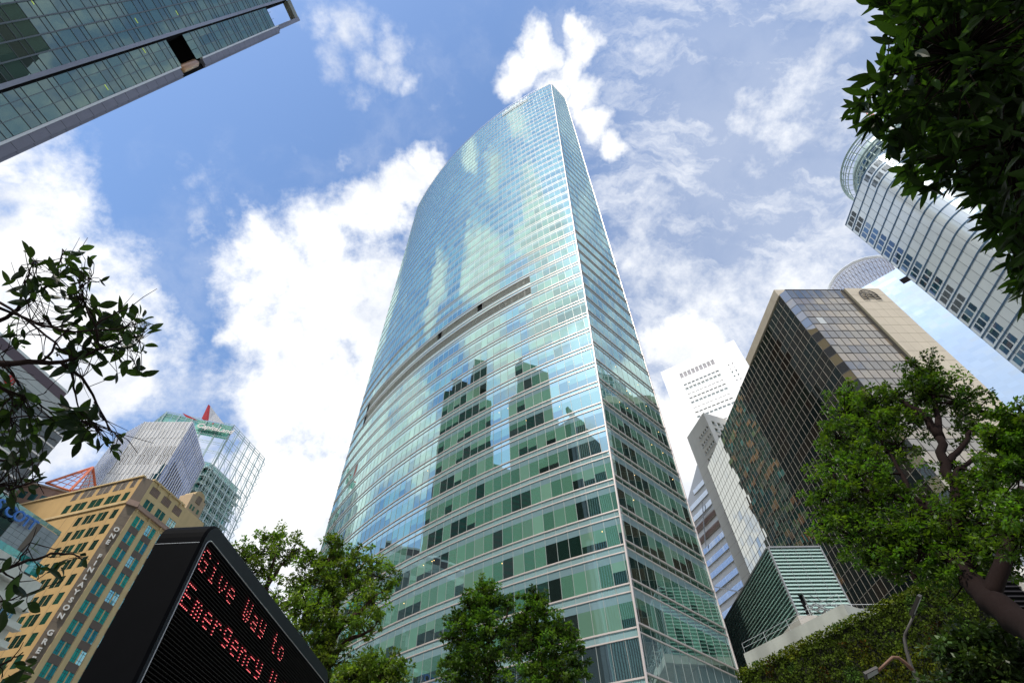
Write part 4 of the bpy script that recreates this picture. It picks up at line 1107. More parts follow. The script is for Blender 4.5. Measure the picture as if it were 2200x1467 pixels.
def build_stripe():
    s=1.13; F=Face(63.9*s,135.7*s,-16)
    r=thing('striped_office_block','grey white office block with slanted window bands, between the tall tower and the cream tower','building',(70,160,0))
    T=(102.66-1.6)*s+1.6
    b=MB(); 
    p=[F.p(12,0,-.3),F.p(-14,0,-.3),F.p(-14,0,-12),F.p(12,0,-12)]
    zt=[T-8.5,T+9,T+9,T-8.5]
    b.hexa([(q[0],q[1],0) for q in p],[(q[0],q[1],z) for q,z in zip(p,zt)]); b.build('core','white_tower_wall',r)
    for i in range(26):
        z=(95.0-1.6)*s+1.6+3.97*(1-i)
        zl=z; 
        u1=min(12,(T-z-2.4)/.72+.0) if i<3 else 12
        if u1<-10: continue
        brown=(i in(3,4))
        g=MB()
        n=int((u1+14)/.62)
        for q in range(n):
            u=u1-.62*(q+1)
            if brown: g.fb(F,u,u+.3,z-2.3,z-.1,-.2,.02)
            else: g.pane(F,u+.05,u+.57,z-2.0,z-.25,.02,(.30,.36,.44) if q%3 else (.5,.55,.6))
        g.build('window_band','rose_panel' if brown else 'blue_glass',r)
        g=MB(); g.fb(F,-14,u1,z-3.97+1.75-.05,z-3.97+1.8+.1,.0,.16); g.build('sill','olive_shade_and_trim',r) if i%1==0 else None
    g=MB()
    for (a,za,b_,zb) in ((8,88,-3,88.6),(6,80,0,92),(9,70,-2,64)): g.tube([F.p(a,za*s,.5),F.p(b_,zb*s,.5)],.18,5)
    g.build('brace','steel_galv',r)
build_stripe()
# ================================================================ white clad round shouldered tower
def arc_path():
    pts=[Vector((112.0,72.6,0)),Vector((110.45,56.9,0))]
    c=Vector((119.4,56.5,0))
    for k in range(1,13):
        a=PI+ (PI/2)*k/12; pts.append(c+Vector((9.0*math.cos(a),9.0*math.sin(a),0)))
    pts.append(Vector((150,47.5,0)))
    return pts
def build_round():
    P=arc_path(); L=[0]
    for i in range(1,len(P)): L.append(L[-1]+(P[i]-P[i-1]).length)
    def pt(s,z,o=0):
        i=0
        while i<len(P)-2 and s>L[i+1]: i+=1
        d=(P[i+1]-P[i]).normalized(); n_=Vector((d.y,-d.x,0)); 
        if n_.dot(P[i])>0: n_=-n_
        q=P[i]+d*(s-L[i])+n_*o; return Vector((q.x,q.y,z))
    T=151.5; FH=3.87
    r=thing('round_shouldered_tower','pale metal clad tower with a rounded shoulder, blue floor lines and ring crown','tower',(125,65,0))
    b=MB(); b.prism([(pt(L[i],0,-.6).x,pt(L[i],0,-.6).y) for i in range(len(P))]+[(150,92),(141,90)],0,T-.2); b.build('core','white_wall',r)
    g=MB(); blu=MB(); jn=MB(); S=L[-1]; dw=MB(); lv=MB(); rnd=random.Random(31)
    cuts=[0]; s=0
    while s<S-.1: s=min(S,s+2.35); cuts.append(s)
    z=T; row=0
    while z>20:
        for i in range(len(cuts)-1):
            a,b_=cuts[i],cuts[i+1]; sub=3 if 14<a<34 else 1
            j=rj(); f=.93+.1*rnd.random()
            for q in range(sub):
                x,y=a+(b_-a)*q/sub,a+(b_-a)*(q+1)/sub
                g.face([pt(x,z-FH,0),pt(y,z-FH,0),pt(y,z,0),pt(x,z,0)],(.70*f,.76*f,.76*f),0,j)
            jn.hexa([pt(a-.03,z-FH,0),pt(a+.03,z-FH,0),pt(a+.03,z-FH,.03),pt(a-.03,z-FH,.03)],[pt(a-.03,z,0),pt(a+.03,z,0),pt(a+.03,z,.03),pt(a-.03,z,.03)])
            for q in range(sub):
                x,y=a+(b_-a)*q/sub,a+(b_-a)*(q+1)/sub
                for (z0,z1) in ((z-.26,z-.15),(z-.0,z+.10)):
                    blu.hexa([pt(x,z0,0),pt(y,z0,0),pt(y,z0,.10),pt(x,z0,.10)],[pt(x,z1,0),pt(y,z1,0),pt(y,z1,.10),pt(x,z1,.10)])
                jn.hexa([pt(x,z-FH*.5-.02,0),pt(y,z-FH*.5-.02,0),pt(y,z-FH*.5-.02,.02),pt(x,z-FH*.5-.02,.02)],[pt(x,z-FH*.5+.02,0),pt(y,z-FH*.5+.02,0),pt(y,z-FH*.5+.02,.02),pt(x,z-FH*.5+.02,.02)]) if False else None
        vent=(row in (0,1,11,12)) ; 
        wz0,wz1=z-FH+.75,z-.85
        if row>1 and not vent:
            for q in range(3):
                x=.75+1.62*q; w_=MB(); w_.face([pt(x,wz0,.04),pt(x+1.28,wz0,.04),pt(x+1.28,wz1,.04),pt(x,wz1,.04)],rnd.choice([(.05,.11,.20),(.10,.18,.28),(.02,.045,.07),(.03,.06,.10)]),0,rj())
                w_.build('window','blue_glass',r)
        else:
            for q in range(10):
                for t in range(3 if row>1 else 3):
                    x=.8+1.62*t; zz=wz0+(wz1-wz0)*q/10
                    lv.hexa([pt(x,zz,.0),pt(x+1.3,zz,.0),pt(x+1.3,zz,.06),pt(x,zz,.06)],[pt(x,zz+.1,0),pt(x+1.3,zz+.1,0),pt(x+1.3,zz+.1,.06),pt(x,zz+.1,.06)])
        if row in (0,1):
            for q in range(10):
                for t in range(5):
                    x=15.2+2.35*t; zz=wz0+(wz1-wz0)*q/10
                    lv.hexa([pt(x,zz,.0),pt(x+1.7,zz,.0),pt(x+1.7,zz,.06),pt(x,zz,.06)],[pt(x,zz+.08,0),pt(x+1.7,zz+.08,0),pt(x+1.7,zz+.08,.06),pt(x,zz+.08,.06)])
        z-=FH; row+=1
    g.build('cladding','round_skin',r); blu.build('floor_line','mullion_blue',r); jn.build('panel_joint','alu_dark',r); lv.build('vent_slot','alu_dark',r)
    # crown
    C=Vector((127,56,0))
    def ring(R_,z,rr,n=64): return [C+Vector((R_*math.cos(2*PI*k/n),R_*math.sin(2*PI*k/n),z)) for k in range(n+1)],rr
    cr=MB()
    for (R_,z,rr) in ((15.2,164.6,.34),(15.2,163.2,.16),(15.1,162.2,.16),(14.9,160.9,.16),(13.8,159.6,.34),(13.8,158.4,.16),(13.6,157.0,.16),(13.3,155.6,.16)): p,q=ring(R_,z,rr); cr.tube(p,q,6)
    n=40
    for k in range(n):
        a=2*PI*k/n; d=Vector((math.cos(a),math.sin(a),0))
        cr.tube([C+d*12.2+Vector((0,0,161)),C+d*15.2+Vector((0,0,164.6))],.12,4); cr.tube([C+d*15.2+Vector((0,0,164.6)),C+d*14.9+Vector((0,0,160.9))],.09,4)
        cr.tube([C+d*12.2+Vector((0,0,156)),C+d*13.8+Vector((0,0,159.6))],.12,4); cr.tube([C+d*13.8+Vector((0,0,159.6)),C+d*13.3+Vector((0,0,155.6))],.09,4)
    cr.build('crown_ring','steel_pale',r)
    d_=MB(); n=64
    for (R_,z0,z1) in ((12.3,151,163.5),): d_.prism([(C.x+R_*math.cos(2*PI*k/n),C.y+R_*math.sin(2*PI*k/n)) for k in range(n)],z0,z1)
    d_.build('crown_drum','steel_pale',r)
    n=40
    for (z0,z1) in ((152.6,155.6),(157.8,160.2)):
        w_=MB()
        for k in range(n):
            a0,a1=2*PI*(k+.12)/n,2*PI*(k+.88)/n; Rw=12.45
            w_.face([(C.x+Rw*math.cos(a0),C.y+Rw*math.sin(a0),z0),(C.x+Rw*math.cos(a1),C.y+Rw*math.sin(a1),z0),(C.x+Rw*math.cos(a1),C.y+Rw*math.sin(a1),z1),(C.x+Rw*math.cos(a0),C.y+Rw*math.sin(a0),z1)],(.03,.07,.12),0,rj())
        w_.build('crown_windows','blue_glass',r)
    m=thing('roof_mast','white mast with an orange lattice top on the ring crown','mast',C+Vector((-6,-2,163)))
    q=MB(); a=at(1930,287,126); b2=at(1893,262,126); q.tube([a+Vector((2,0,-6)),a,b2],[.5,.5,.4],8); q.build('mast_tube','white_paint',m)
    q=MB(); c2=at(1862,240,128); e=(c2-b2).normalized()
    for o in (Vector((0,.7,.5)),Vector((0,-.7,.5)),Vector((0,0,-.8))): q.tube([b2+o,c2+o*.5],.13,4)
    for k in range(8): p=b2.lerp(c2,k/8); p2=b2.lerp(c2,(k+1)/8); q.tube([p+Vector((0,.7,.5)),p2+Vector((0,-.7,.5)),p2+Vector((0,0,-.8)),p+Vector((0,.7,.5))],.09,4)
    q.build('lattice_top','orange_steel',m)
glass('round_skin',(.85,.92,.95),.22,.7,rough=.18,jit=.008,wave=.01,wscale=.1); USES.add('round_skin')
build_round()
# ================================================================ silver blade wall with the lattice dome
def build_blade():
    F=Face(192.8,125.4,-47)
    r=thing('silver_blade_tower','smooth silvery white slab tower with one dark square opening, behind the stone sign wall','tower',(185,140,0))
    T=213.8
    b=MB(); b.prism([F.p(-30,0,-.3)[:2],F.p(60,0,-.3)[:2],F.p(60,0,-20)[:2],F.p(-30,0,-20)[:2]],0,T-.1); b.build('core','white_tower_wall',r)
    g=MB(); rnd=random.Random(14); z=T
    while z>30:
        u=-30
        while u<60:
            f=.92+.1*rnd.random(); g.pane(F,u,u+3,z-2.0,z,0,(.42*f,.54*f,.68*f)); u+=3
        z-=2.0
    g.build('metal_skin','silver_skin',r)
    g=MB(); g.fb(F,-.3,2.9,203.2,206.8,0,.03); g.build('opening','black_void',r)
    d=thing('lattice_dome','curved triangulated steel lattice canopy on top of the silvery slab tower','roof structure',F.p(15,T,-10))
    u0,z0=F.px(1774,630); u1,z1=F.px(1928,579); uc=(F.px(1850,618)[0])
    # arch outline points in the wall plane
    prof=[F.px(*p) for p in [(1772,640),(1778,610),(1790,590),(1808,573),(1830,559),(1858,549),(1888,545),(1912,550),(1929,580)]]
    NB=7; N=26
    def pr(t):
        x=t*(len(prof)-1); i=min(int(x),len(prof)-2); f=x-i; a,b_=prof[i],prof[i+1]; return a[0]+(b_[0]-a[0])*f,a[1]+(b_[1]-a[1])*f
    base=(F.px(1860,640)[0],T-6)
    def pp(i,j):
        u,z=pr(i/N); s=j/NB; a=s*PI/2*.98
        zz=base[1]+(z-base[1])*math.cos(a); return Vector(F.p(base[0]+(u-base[0])*math.cos(a)**.35,zz,-2-14*math.sin(a)))
    g=MB()
    for i in range(N+1): g.tube([pp(i,j) for j in range(NB+1)],.10,4)
    for j in range(1,NB): g.tube([pp(i,j) for i in range(N+1)],.11,4)
    for i in range(N):
        for j in range(NB): g.tube([pp(i,j),pp(i+1,j+1)],.08,4)
    g.build('lattice_bar','lattice_grey',d)
    g=MB(); g.tube([pp(i,0) for i in range(N+1)],.75,6); g.build('rim','steel_white',d)
    g=MB()
    for i in range(N):
        for j in range(NB): g.face([pp(i,j),pp(i+1,j),pp(i+1,j+1),pp(i,j+1)],(.30,.34,.45))
    g.build('translucent_skin','dome_skin',d)
    g=MB(); a=F.px(1832,608); g.fb(F,a[0]-6,a[0]+3.5,T-2,T+3.6,-9,-6); g.build('plant_room','beige_stone',d)
mat('lattice_grey',(.32,.28,.26),.6)
m,n,l,o=nt('dome_skin'); tr=n.new('ShaderNodeBsdfTransparent'); df_=n.new('ShaderNodeBsdfDiffuse'); df_.inputs[0].default_value=(.55,.55,.62,1); mi=n.new('ShaderNodeMixShader'); mi.inputs[0].default_value=.35; l.new(tr.outputs[0],mi.inputs[1]); l.new(df_.outputs[0],mi.inputs[2]); l.new(mi.outputs[0],o.inputs[0])
build_blade()
# ================================================================ message board
FONT={'G':["01110","10001","10000","10111","10001","10001","01110"],'i':["00100","00000","01100","00100","00100","00100","01110"],
'v':["00000","00000","10001","10001","10001","01010","00100"],'e':["00000","00000","01110","10001","11111","10000","01110"],'W':["10001","10001","10001","10101","10101","11011","01010"],
'a':["00000","00000","01110","00001","01111","10001","01111"],'y':["00000","10001","10001","10001","01111","00001","01110"],'t':["01000","01000","11100","01000","01000","01000","00110"],
'o':["00000","00000","01110","10001","10001","10001","01110"],'E':["11111","10000","10000","11110","10000","10000","11111"],'m':["00000","00000","11010","10101","10101","10101","10101"],
'r':["00000","00000","10110","11001","10000","10000","10000"],'g':["00000","01111","10001","10001","01111","00001","01110"],'n':["00000","00000","10110","11001","10001","10001","10001"],
'c':["00000","00000","01111","10000","10000","10000","01111"],'V':["10001","10001","10001","10001","10001","01010","00100"],'h':["10000","10000","10110","11001","10001","10001","10001"],
'l':["01100","00100","00100","00100","00100","00100","01110"],'s':["00000","00000","01111","10000","01110","00001","11110"],' ':["00000"]*7}
def build_board():
    F=Face(-3.7,5.98,4.6)
    r=thing('message_board','black roadside message board with red dot matrix words on ribbed louvres, bottom left foreground','electronic sign',F.p(2.6,0,-.3))
    U=5.4; z0,z1=2.35,5.34; rc=.26
    def rr_(a0,a1,b0,b1,rad,o):
        pts=[]
        for (cx_,cz,s) in ((a1-rad,b0+rad,-90),(a1-rad,b1-rad,0),(a0+rad,b1-rad,90),(a0+rad,b0+rad,180)):
            for k in range(7): t=R(s+15*k); pts.append(F.p(cx_+rad*math.cos(t),cz+rad*math.sin(t),o))
        return pts
    b=MB(); fr=rr_(-.03,U,z0,z1,rc,0); bk=rr_(-.03,U,z0,z1,rc,-.58); fr2=rr_(.0,U-.03,z0+.03,z1-.03,rc-.03,.03); n=len(fr)
    for i in range(n):
        k=(i+1)%n; b.face([bk[i],bk[k],fr[k],fr[i]]); b.face([fr[i],fr[k],fr2[k],fr2[i]])
    b.face(list(reversed(bk))); b.build('case','board_black',r,smooth=False)
    b=MB(); inn=rr_(.06,U-.10,z0+.22,z1-.24,.10,.03)
    m_=len(inn)
    for i in range(n):
        k=(i+1)%n; b.face([fr2[i],fr2[k],inn[k],inn[i]])
    inn2=rr_(.06,U-.10,z0+.22,z1-.24,.10,-.06)
    for i in range(n):
        k=(i+1)%n; b.face([inn[i],inn[k],inn2[k],inn2[i]])
    b.build('front_frame','board_frame',r)
    b=MB(); t=rr_(.055,U-.095,z0+.215,z1-.235,.10,.036); b.tube([Vector(p) for p in t]+[Vector(t[0])],.007,6); b.build('frame_gasket','steel_galv',r)
    b=MB(); b.face(rr_(.06,U-.10,z0+.22,z1-.24,.10,-.05)); b.build('panel_back','black_void',r)
    b=MB(); z=z1-.27
    while z>z0+.25:
        b.hexa([F.p(.08,z,.012),F.p(U-.12,z,.012),F.p(U-.12,z+.012,-.045),F.p(.08,z+.012,-.045)],[F.p(.08,z+.006,.014),F.p(U-.12,z+.006,.014),F.p(U-.12,z+.018,-.045),F.p(.08,z+.018,-.045)]); z-=.0402
    b.build('visor_louvre','board_louvre',r)
    def text(body,ztop,u0=.15):
        for ci,ch_ in enumerate(body):
            led=MB(); core=MB()
            for ri,row in enumerate(FONT[ch_]):
                for cj,q in enumerate(row):
                    if q!='1': continue
                    u=u0+ci*.2855+cj*.0405; z=ztop-ri*.0402
                    if u>U-.14: continue
                    led.fb(F,u-.0052,u+.0052,z-.015,z-.001,-.03,.002); core.fb(F,u-.0022,u+.0022,z-.013,z-.008,.002,.004)
            o=led.build('lit_letter','led_on',r)
            if o: core.build('dot_core','led_core',o)
    text('Give Way to',5.018); text('Emergency Vehicles',5.018-11*.0402)
    b=MB(); b.fb(F,-.031,-.025,z1-.34,z1-.335,-.58,0); b.build('seam','steel_galv',r)
    b=MB(); b.tube([F.p(2.6,0,-.3),F.p(2.6,z0+.05,-.3)],.16,12); b.build('post','lamp_grey',r)
build_board()
# ================================================================ double street lamp in front of the green wall
def build_lamp():
    r=thing('street_lamp','slim curved street lamp post with two heads in front of the green wall','street lamp',at(2000,1500,17.5)*1)
    P=[at(2010,1560,17.5),at(1975,1467,17.5),at(1957,1430,17.5),at(1947,1395,17.5),at(1943,1372,17.5),at(1944,1362,17.5),at(1965,1318,17.3)]
    base=Vector((P[0].x,P[0].y,0)); r.location=base
    b=MB(); b.tube([base,base+Vector((0,0,P[0].z*.6)),P[0]]+P[1:],[.09,.07,.06,.05,.045,.04,.035,.03,.03],8); b.build('pole','lamp_grey',r,smooth=True)
    Q=[at(1962,1440,17.5),at(1945,1423,17.4),at(1930,1412,17.3),at(1918,1411,17.2),at(1908,1420,17.1),at(1886,1441,17)]
    b=MB(); b.tube(Q,[.045,.042,.038,.034,.03,.03],8); b.build('arm','lamp_rust',r,smooth=True)
    def head(c,d,w,L_,up):
        b=MB(); d=d.normalized(); s=d.cross(up).normalized(); u=s.cross(d)
        a=[c+s*w*.5,c-s*w*.5,c-s*w*.6+d*L_,c+s*w*.6+d*L_]; t=[p+u*.07 for p in a]; b.hexa(a,t); o=b.build('lamp_head','lamp_grey',r)
        g=MB(); g.face([p*.82+(a[0]+a[1]+a[2]+a[3])*.25*.18-u*.008 for p in a]); g.build('diffuser','lamp_glass',o)
    head(at(1962,1322,17.3),at(1976,1288,17.1)-at(1962,1322,17.3),.22,.55,Vector((0,-.6,.8)))
    head(at(1888,1439,17),at(1868,1450,16.9)-at(1888,1439,17),.14,.38,Vector((0,.5,.9)))
mat('lamp_rust',(.20,.11,.07),.6,.2,var=.3,scale=5)
build_lamp()
# ================================================================ trees
def rvec(rnd,s=1.):
    while 1:
        v=Vector((rnd.uniform(-1,1),rnd.uniform(-1,1),rnd.uniform(-1,1)))
        if .05<v.length<1: return v*s
def leaf(g,P,d,L,w,up,c):
    s=d.cross(up)
    if s.length<.01: s=d.orthogonal()
    s.normalize()
    g.face([P,P+d*L*.45+s*w,P+d*L,P+d*L*.45-s*w],c)
def tree(name,label,group,D,limbs,clusters,leafn,leafm,seed,bark='bark',ls=.11,twig=True,base=None,droop=.2,dens=1.):
    """limbs: list of (points [(px,py,dist)], r0, r1); clusters: (px,py,radius m, dist, n leaves)"""
    rnd=random.Random(seed)
    r=thing(name,label,'tree',(0,0,0),group)
    L3=[([at(*p) for p in pts],r0,r1) for pts,r0,r1 in limbs]
    b0=L3[0][0][0]; base=Vector((b0.x,b0.y,0)) if base is None else Vector(base); r.location=base
    t=MB(); L3[0]=([base,base.lerp(b0,.5)+Vector((.1,.05,0))]+L3[0][0],L3[0][1],L3[0][2])
    nodes=[]
    for k,(pts,r0,r1) in enumerate(L3):
        q=[]; 
        for i in range(len(pts)-1):
            for s in range(4): q.append(pts[i].lerp(pts[i+1],s/4)+rvec(rnd,.03+.25*r1))
        q.append(pts[-1]); n=len(q)
        rs=[r0+(r1-r0)*i/(n-1) for i in range(n)]
        t.tube(q,rs,9); nodes+=list(zip(q,rs))
    g=MB(); 
    for (px,py,rad,dd,n) in clusters:
        c=at(px,py,dd); csh=rnd.uniform(.6,1.45); n=int(n*dens)
        near=sorted(nodes,key=lambda q:(q[0]-c).length+ (0 if q[0].z<c.z+.3 else 1.5))[0]
        if twig:
            mid=near[0].lerp(c,.5)+rvec(rnd,rad*.25); t.tube([near[0],mid,c],[min(near[1]*.7,.06),.03,.015],6)
        nsub=max(9,int(n/38))
        for _ in range(nsub):
            q=c+rvec(rnd,1.).normalized()*rad*(rnd.random()**.5)*1.28
            q=Vector((c.x+(q.x-c.x),c.y+(q.y-c.y),c.z+(q.z-c.z)*.8))
            if rnd.random()<.7: t.tube([c.lerp(q,.1),c.lerp(q,.55)+rvec(rnd,.08),q],[.018,.012,.006],4)
            sh=csh*rnd.uniform(.65,1.3); hue=rnd.random(); sr=rad*rnd.uniform(.12,.26)
            for _ in range(int(n/nsub)):
                o=rvec(rnd,1.); P=q+Vector((o.x*sr,o.y*sr,o.z*sr*.55)); d=(o+Vector((0,0,-droop))+rvec(rnd,.5)).normalized()
                f=sh*rnd.uniform(.7,1.3); cc=(f*(.85+.4*hue),f,f*(.8+.4*rnd.random()))
                lk=rnd.uniform(.5,1.4); leaf(g,P,d,ls*lk,ls*lk*.27,Vector((rnd.uniform(-.6,.6),rnd.uniform(-.6,.6),1)),cc)
    t.build('trunk',bark,r,smooth=True); g.build('crown',leafm,r)
    return r
G1='street trees in front of the tall tower'
tree('street_tree','small spreading tree with a bare forked stem showing behind the message board',G1,30,
 [([(520,1480,27),(556,1290,27),(572,1262,27)],.26,.16),([(572,1262,27),(600,1218,27.3),(612,1205,27.5)],.13,.05),([(572,1262,27),(580,1240,27),(592,1190,26.8)],.12,.05),([(556,1290,27),(535,1240,27),(528,1215,27)],.08,.04)],
 [(600,1172,1.15,27.3,2200),(630,1182,.9,27.6,1500),(560,1185,1.0,27,1700),(528,1200,1.0,26.8,1800),(585,1150,.6,27.2,700),(645,1175,.5,27.6,500),(540,1228,.8,26.8,1200),(575,1225,.6,27.2,800),(600,1290,1.0,26.6,1700),(562,1275,.8,26.6,1300),(615,1300,.8,26.6,1300),(520,1180,.6,27,600)],0,'leaf_bright',41,ls=.14,dens=.62)
tree('street_tree','tall green tree with thick forking limbs, right of the message board',G1,22,
 [([(680,1560,21.5),(700,1430,21.5),(706,1380,21.5)],.30,.22),([(706,1380,21.5),(735,1340,21.3),(775,1312,21.3),(812,1275,21.4)],.17,.04),([(706,1380,21.5),(722,1300,21.5),(700,1240,21.5),(706,1200,21.5)],.17,.05),([(722,1300,21.5),(745,1250,21.8),(788,1205,22)],.10,.03),([(700,1430,21.5),(745,1375,21.2),(800,1352,21)],.13,.04),([(700,1400,21.5),(668,1330,21.4),(650,1280,21.4)],.10,.03)],
 [(722,1190,.75,21.6,1700),(722,1162,.35,21.6,500),(690,1215,.85,21.4,2000),(755,1210,.8,21.7,1800),(800,1205,.7,22,1500),(820,1240,.6,22,1100),(660,1250,.8,21.3,1900),(705,1265,.9,21.2,2200),(760,1262,.8,21.5,1700),(800,1290,.7,21.6,1400),(835,1262,.4,21.8,600),(680,1310,.9,21.0,2200),(640,1300,.7,21.2,1500),(735,1330,.7,20.8,1200),(785,1335,.55,21,900),(655,1370,.8,21.0,1900),(700,1365,.7,20.8,1500),(720,1425,.8,20.8,1900),(690,1450,.8,20.8,1900),(668,1205,.4,21.5,600),(815,1330,.35,21.3,400),(740,1240,.6,21.2,1200)],0,'leaf_bright',42,ls=.13,dens=.72)
tree('street_tree','low bushy tree top at the bottom edge left of the twin crowned tree',G1,20,
 [([(790,1600,19.5),(800,1480,19.5),(805,1440,19.5)],.12,.05)],
 [(800,1440,.7,19.5,1700),(835,1425,.5,19.6,1100),(770,1450,.6,19.4,1400),(830,1462,.7,19.4,1700),(755,1475,.6,19.4,1300),(860,1448,.3,19.5,400),(790,1490,.8,19.4,1600)],0,'leaf_bright',43,ls=.12)
tree('street_tree','dense green tree with a pointed crown at the bottom centre, left one of two',G1,20,
 [([(1050,1600,19),(1052,1440,19),(1048,1350,19),(1040,1270,19)],.11,.03),([(1050,1400,19),(1010,1350,19),(990,1330,19)],.05,.02),([(1050,1380,19),(1085,1330,19),(1095,1300,19)],.05,.02)],
 [(1040,1262,.45,19,1500),(1010,1295,.5,19,1600),(1065,1290,.55,19,1700),(1040,1310,.6,18.9,1900),(985,1330,.4,19,1100),(1000,1355,.5,18.9,1500),(1050,1350,.6,18.8,1800),(975,1378,.35,19,900),(1015,1395,.6,18.8,1900),(1065,1400,.6,18.8,1900),(965,1425,.35,19,800),(1000,1440,.6,18.8,1800),(1050,1450,.6,18.8,1900),(1085,1350,.4,18.9,1000),(990,1468,.6,18.8,1500),(1095,1290,.3,19,500)],0,'leaf_center',44,ls=.11,dens=.8)
tree('street_tree','dense green tree with a ragged crown at the bottom centre, right one of two',G1,20,
 [([(1175,1600,18.6),(1165,1440,18.6),(1155,1360,18.6),(1150,1290,18.6)],.11,.03),([(1160,1410,18.6),(1200,1360,18.6),(1225,1340,18.6)],.05,.02)],
 [(1148,1285,.38,18.6,1200),(1130,1315,.5,18.6,1500),(1170,1320,.45,18.6,1400),(1110,1335,.35,18.6,900),(1195,1345,.45,18.6,1300),(1150,1360,.6,18.5,1900),(1225,1360,.35,18.6,900),(1120,1390,.55,18.5,1700),(1180,1395,.6,18.5,1900),(1230,1395,.4,18.6,1000),(1135,1440,.65,18.4,2000),(1190,1440,.6,18.4,1800),(1240,1425,.35,18.6,800),(1215,1470,.5,18.4,1300),(1150,1475,.6,18.4,1500),(1250,1455,.25,18.6,400)],0,'leaf_center',45,ls=.11,dens=.8)
G2='trees along the right edge'
rt=[(1990,800,.5,14.4,1700),(1960,830,.5,14.3,1700),(2030,830,.5,14.5,1500),(1985,850,.6,14.2,2000),(2060,860,.5,14.6,1400),(2100,880,.45,14.8,1100),(1915,860,.45,14,1300),(1880,870,.5,13.8,1500),(1820,850,.40,13.6,1000),(1815,885,.55,13.6,1700),(1850,920,.6,13.6,1900),(1910,910,.6,13.8,1700),(1960,905,.5,14,1300),(2085,925,.4,14.6,900),(1800,940,.5,13.4,1500),(1860,970,.55,13.4,1600),(1930,960,.5,13.6,1200),(1785,1000,.45,13.3,1200),(1840,1030,.55,13.2,1700),(1900,1020,.55,13.2,1600),(2060,1010,.5,14,1100),(1770,1065,.5,13.2,1500),(1820,1090,.6,13,1900),(1885,1085,.6,13,1900),(1950,1070,.5,13.2,1400),(2100,1020,.5,13.6,1300),(2130,1060,.55,13.4,1500),(2070,1080,.5,13.2,1300),(1775,1120,.4,13,900),(1830,1150,.5,12.8,1500),(1890,1150,.6,12.8,1900),(1950,1140,.6,12.8,1800),(2010,1130,.55,12.8,1500),(2090,1130,.55,12.8,1500),(2150,1120,.6,13,1500),(1870,1200,.4,12.7,1000),(1930,1185,.5,12.6,1500),(1990,1175,.5,12.6,1500),(2050,1190,.6,12.6,1700),(2120,1180,.6,12.6,1500),(1950,1225,.3,12.5,500),(2045,1235,.5,12.4,1300),(2080,1240,.6,12.4,1500),(2170,1190,.5,12.6,1100)]
tree('spreading_tree','large spreading tree with dark crooked limbs in front of the bronze block',G2,14,
 [([(2290,1420,10),(2200,1340,11),(2130,1290,11.6),(2080,1245,12.2)],.27,.17),([(2080,1245,12.2),(2055,1150,12.8),(2060,1060,13.2),(2030,1000,13.6),(2018,940,13.8)],.15,.085),([(2018,940,13.8),(1985,890,13.9),(1950,870,13.9),(1930,855,14)],.10,.03),([(2018,940,13.8),(2010,880,14.1),(1995,820,14.4)],.09,.02),([(2030,1000,13.6),(2070,960,14),(2085,925,14.2)],.08,.03),([(2055,1150,12.8),(2010,1100,12.9),(1960,1075,13),(1890,1065,13.1),(1800,1040,13.2)],.13,.03),([(2130,1290,11.6),(2040,1200,12.3),(1980,1190,12.5),(1900,1130,12.7)],.12,.03),([(2048,1040,13.3),(2060,1010,13.6),(2130,960,14.2)],.07,.03),([(2130,1290,11.6),(2160,1200,12),(2180,1090,12.6),(2196,1050,12.9)],.13,.07),([(1960,1075,13),(1930,1000,13.4),(1890,940,13.6)],.06,.02)],
 rt,0,'leaf_mid',46,bark='bark_dark',dens=.72,ls=.085,base=(9.5,5.5,0))
tree('spreading_tree','leafy crown cut by the right edge below the silvery slab tower',G2,12,
 [([(2330,1250,10.5),(2260,1080,11),(2215,980,11.2)],.2,.08),([(2215,980,11.2),(2190,930,11.3)],.06,.02)],
 [(2180,915,.42,11.2,1500),(2165,950,.42,11.2,1500),(2200,970,.5,11.2,1600),(2190,1020,.45,11.2,1300),(2210,900,.4,11.2,1000),(2155,985,.3,11.2,700),(2200,1100,.45,11,1100),(2190,1150,.4,11,900),(2225,940,.5,11.2,1200)],0,'leaf_mid',47,bark='bark_dark',ls=.08,base=(13.,3.5,0))
tree('shrub','dark bushy shrub low in front of the green wall at the right edge',G2,14,
 [([(2110,1620,13),(2100,1500,13)],.06,.03)],
 [(2090,1420,.55,13,1700),(2140,1440,.6,13,1900),(2060,1450,.5,13,1400),(2110,1380,.45,13,1200),(2180,1420,.5,13,1300),(2060,1400,.3,13,600),(2120,1480,.7,13,1700),(2190,1470,.6,13,1400)],0,'leaf_dark',48,bark='bark_dark',ls=.1)
# ---------------- near leaves
def biggleaf(g,P,d,L,W,up,c,fold=.18,seg=4):
    s=d.cross(up)
    if s.length<.01: s=d.orthogonal()
    s.normalize(); n_=s.cross(d).normalized()
    cu=random.uniform(-.05,.32)
    pr=[(0,0),(.10,.38),(.24,.75),(.42,1),(.60,.94),(.76,.70),(.90,.34),(1,0)]
    for k in range(len(pr)-1):
        (a,wa),(b_,wb)=pr[k],pr[k+1]
        A=P+d*L*a-n_*L*cu*a*a; B=P+d*L*b_-n_*L*cu*b_*b_
        for sg in (1,-1):
            A2=A+s*sg*W*wa+n_*fold*W*wa; B2=B+s*sg*W*wb+n_*fold*W*wb
            if wa==0: g.face([A,B2,B] if sg>0 else [A,B,B2],c)
            elif wb==0: g.face([A,A2,B] if sg>0 else [A,B,A2],c)
            else: g.face([A,A2,B2,B] if sg>0 else [A,B,B2,A2],c)
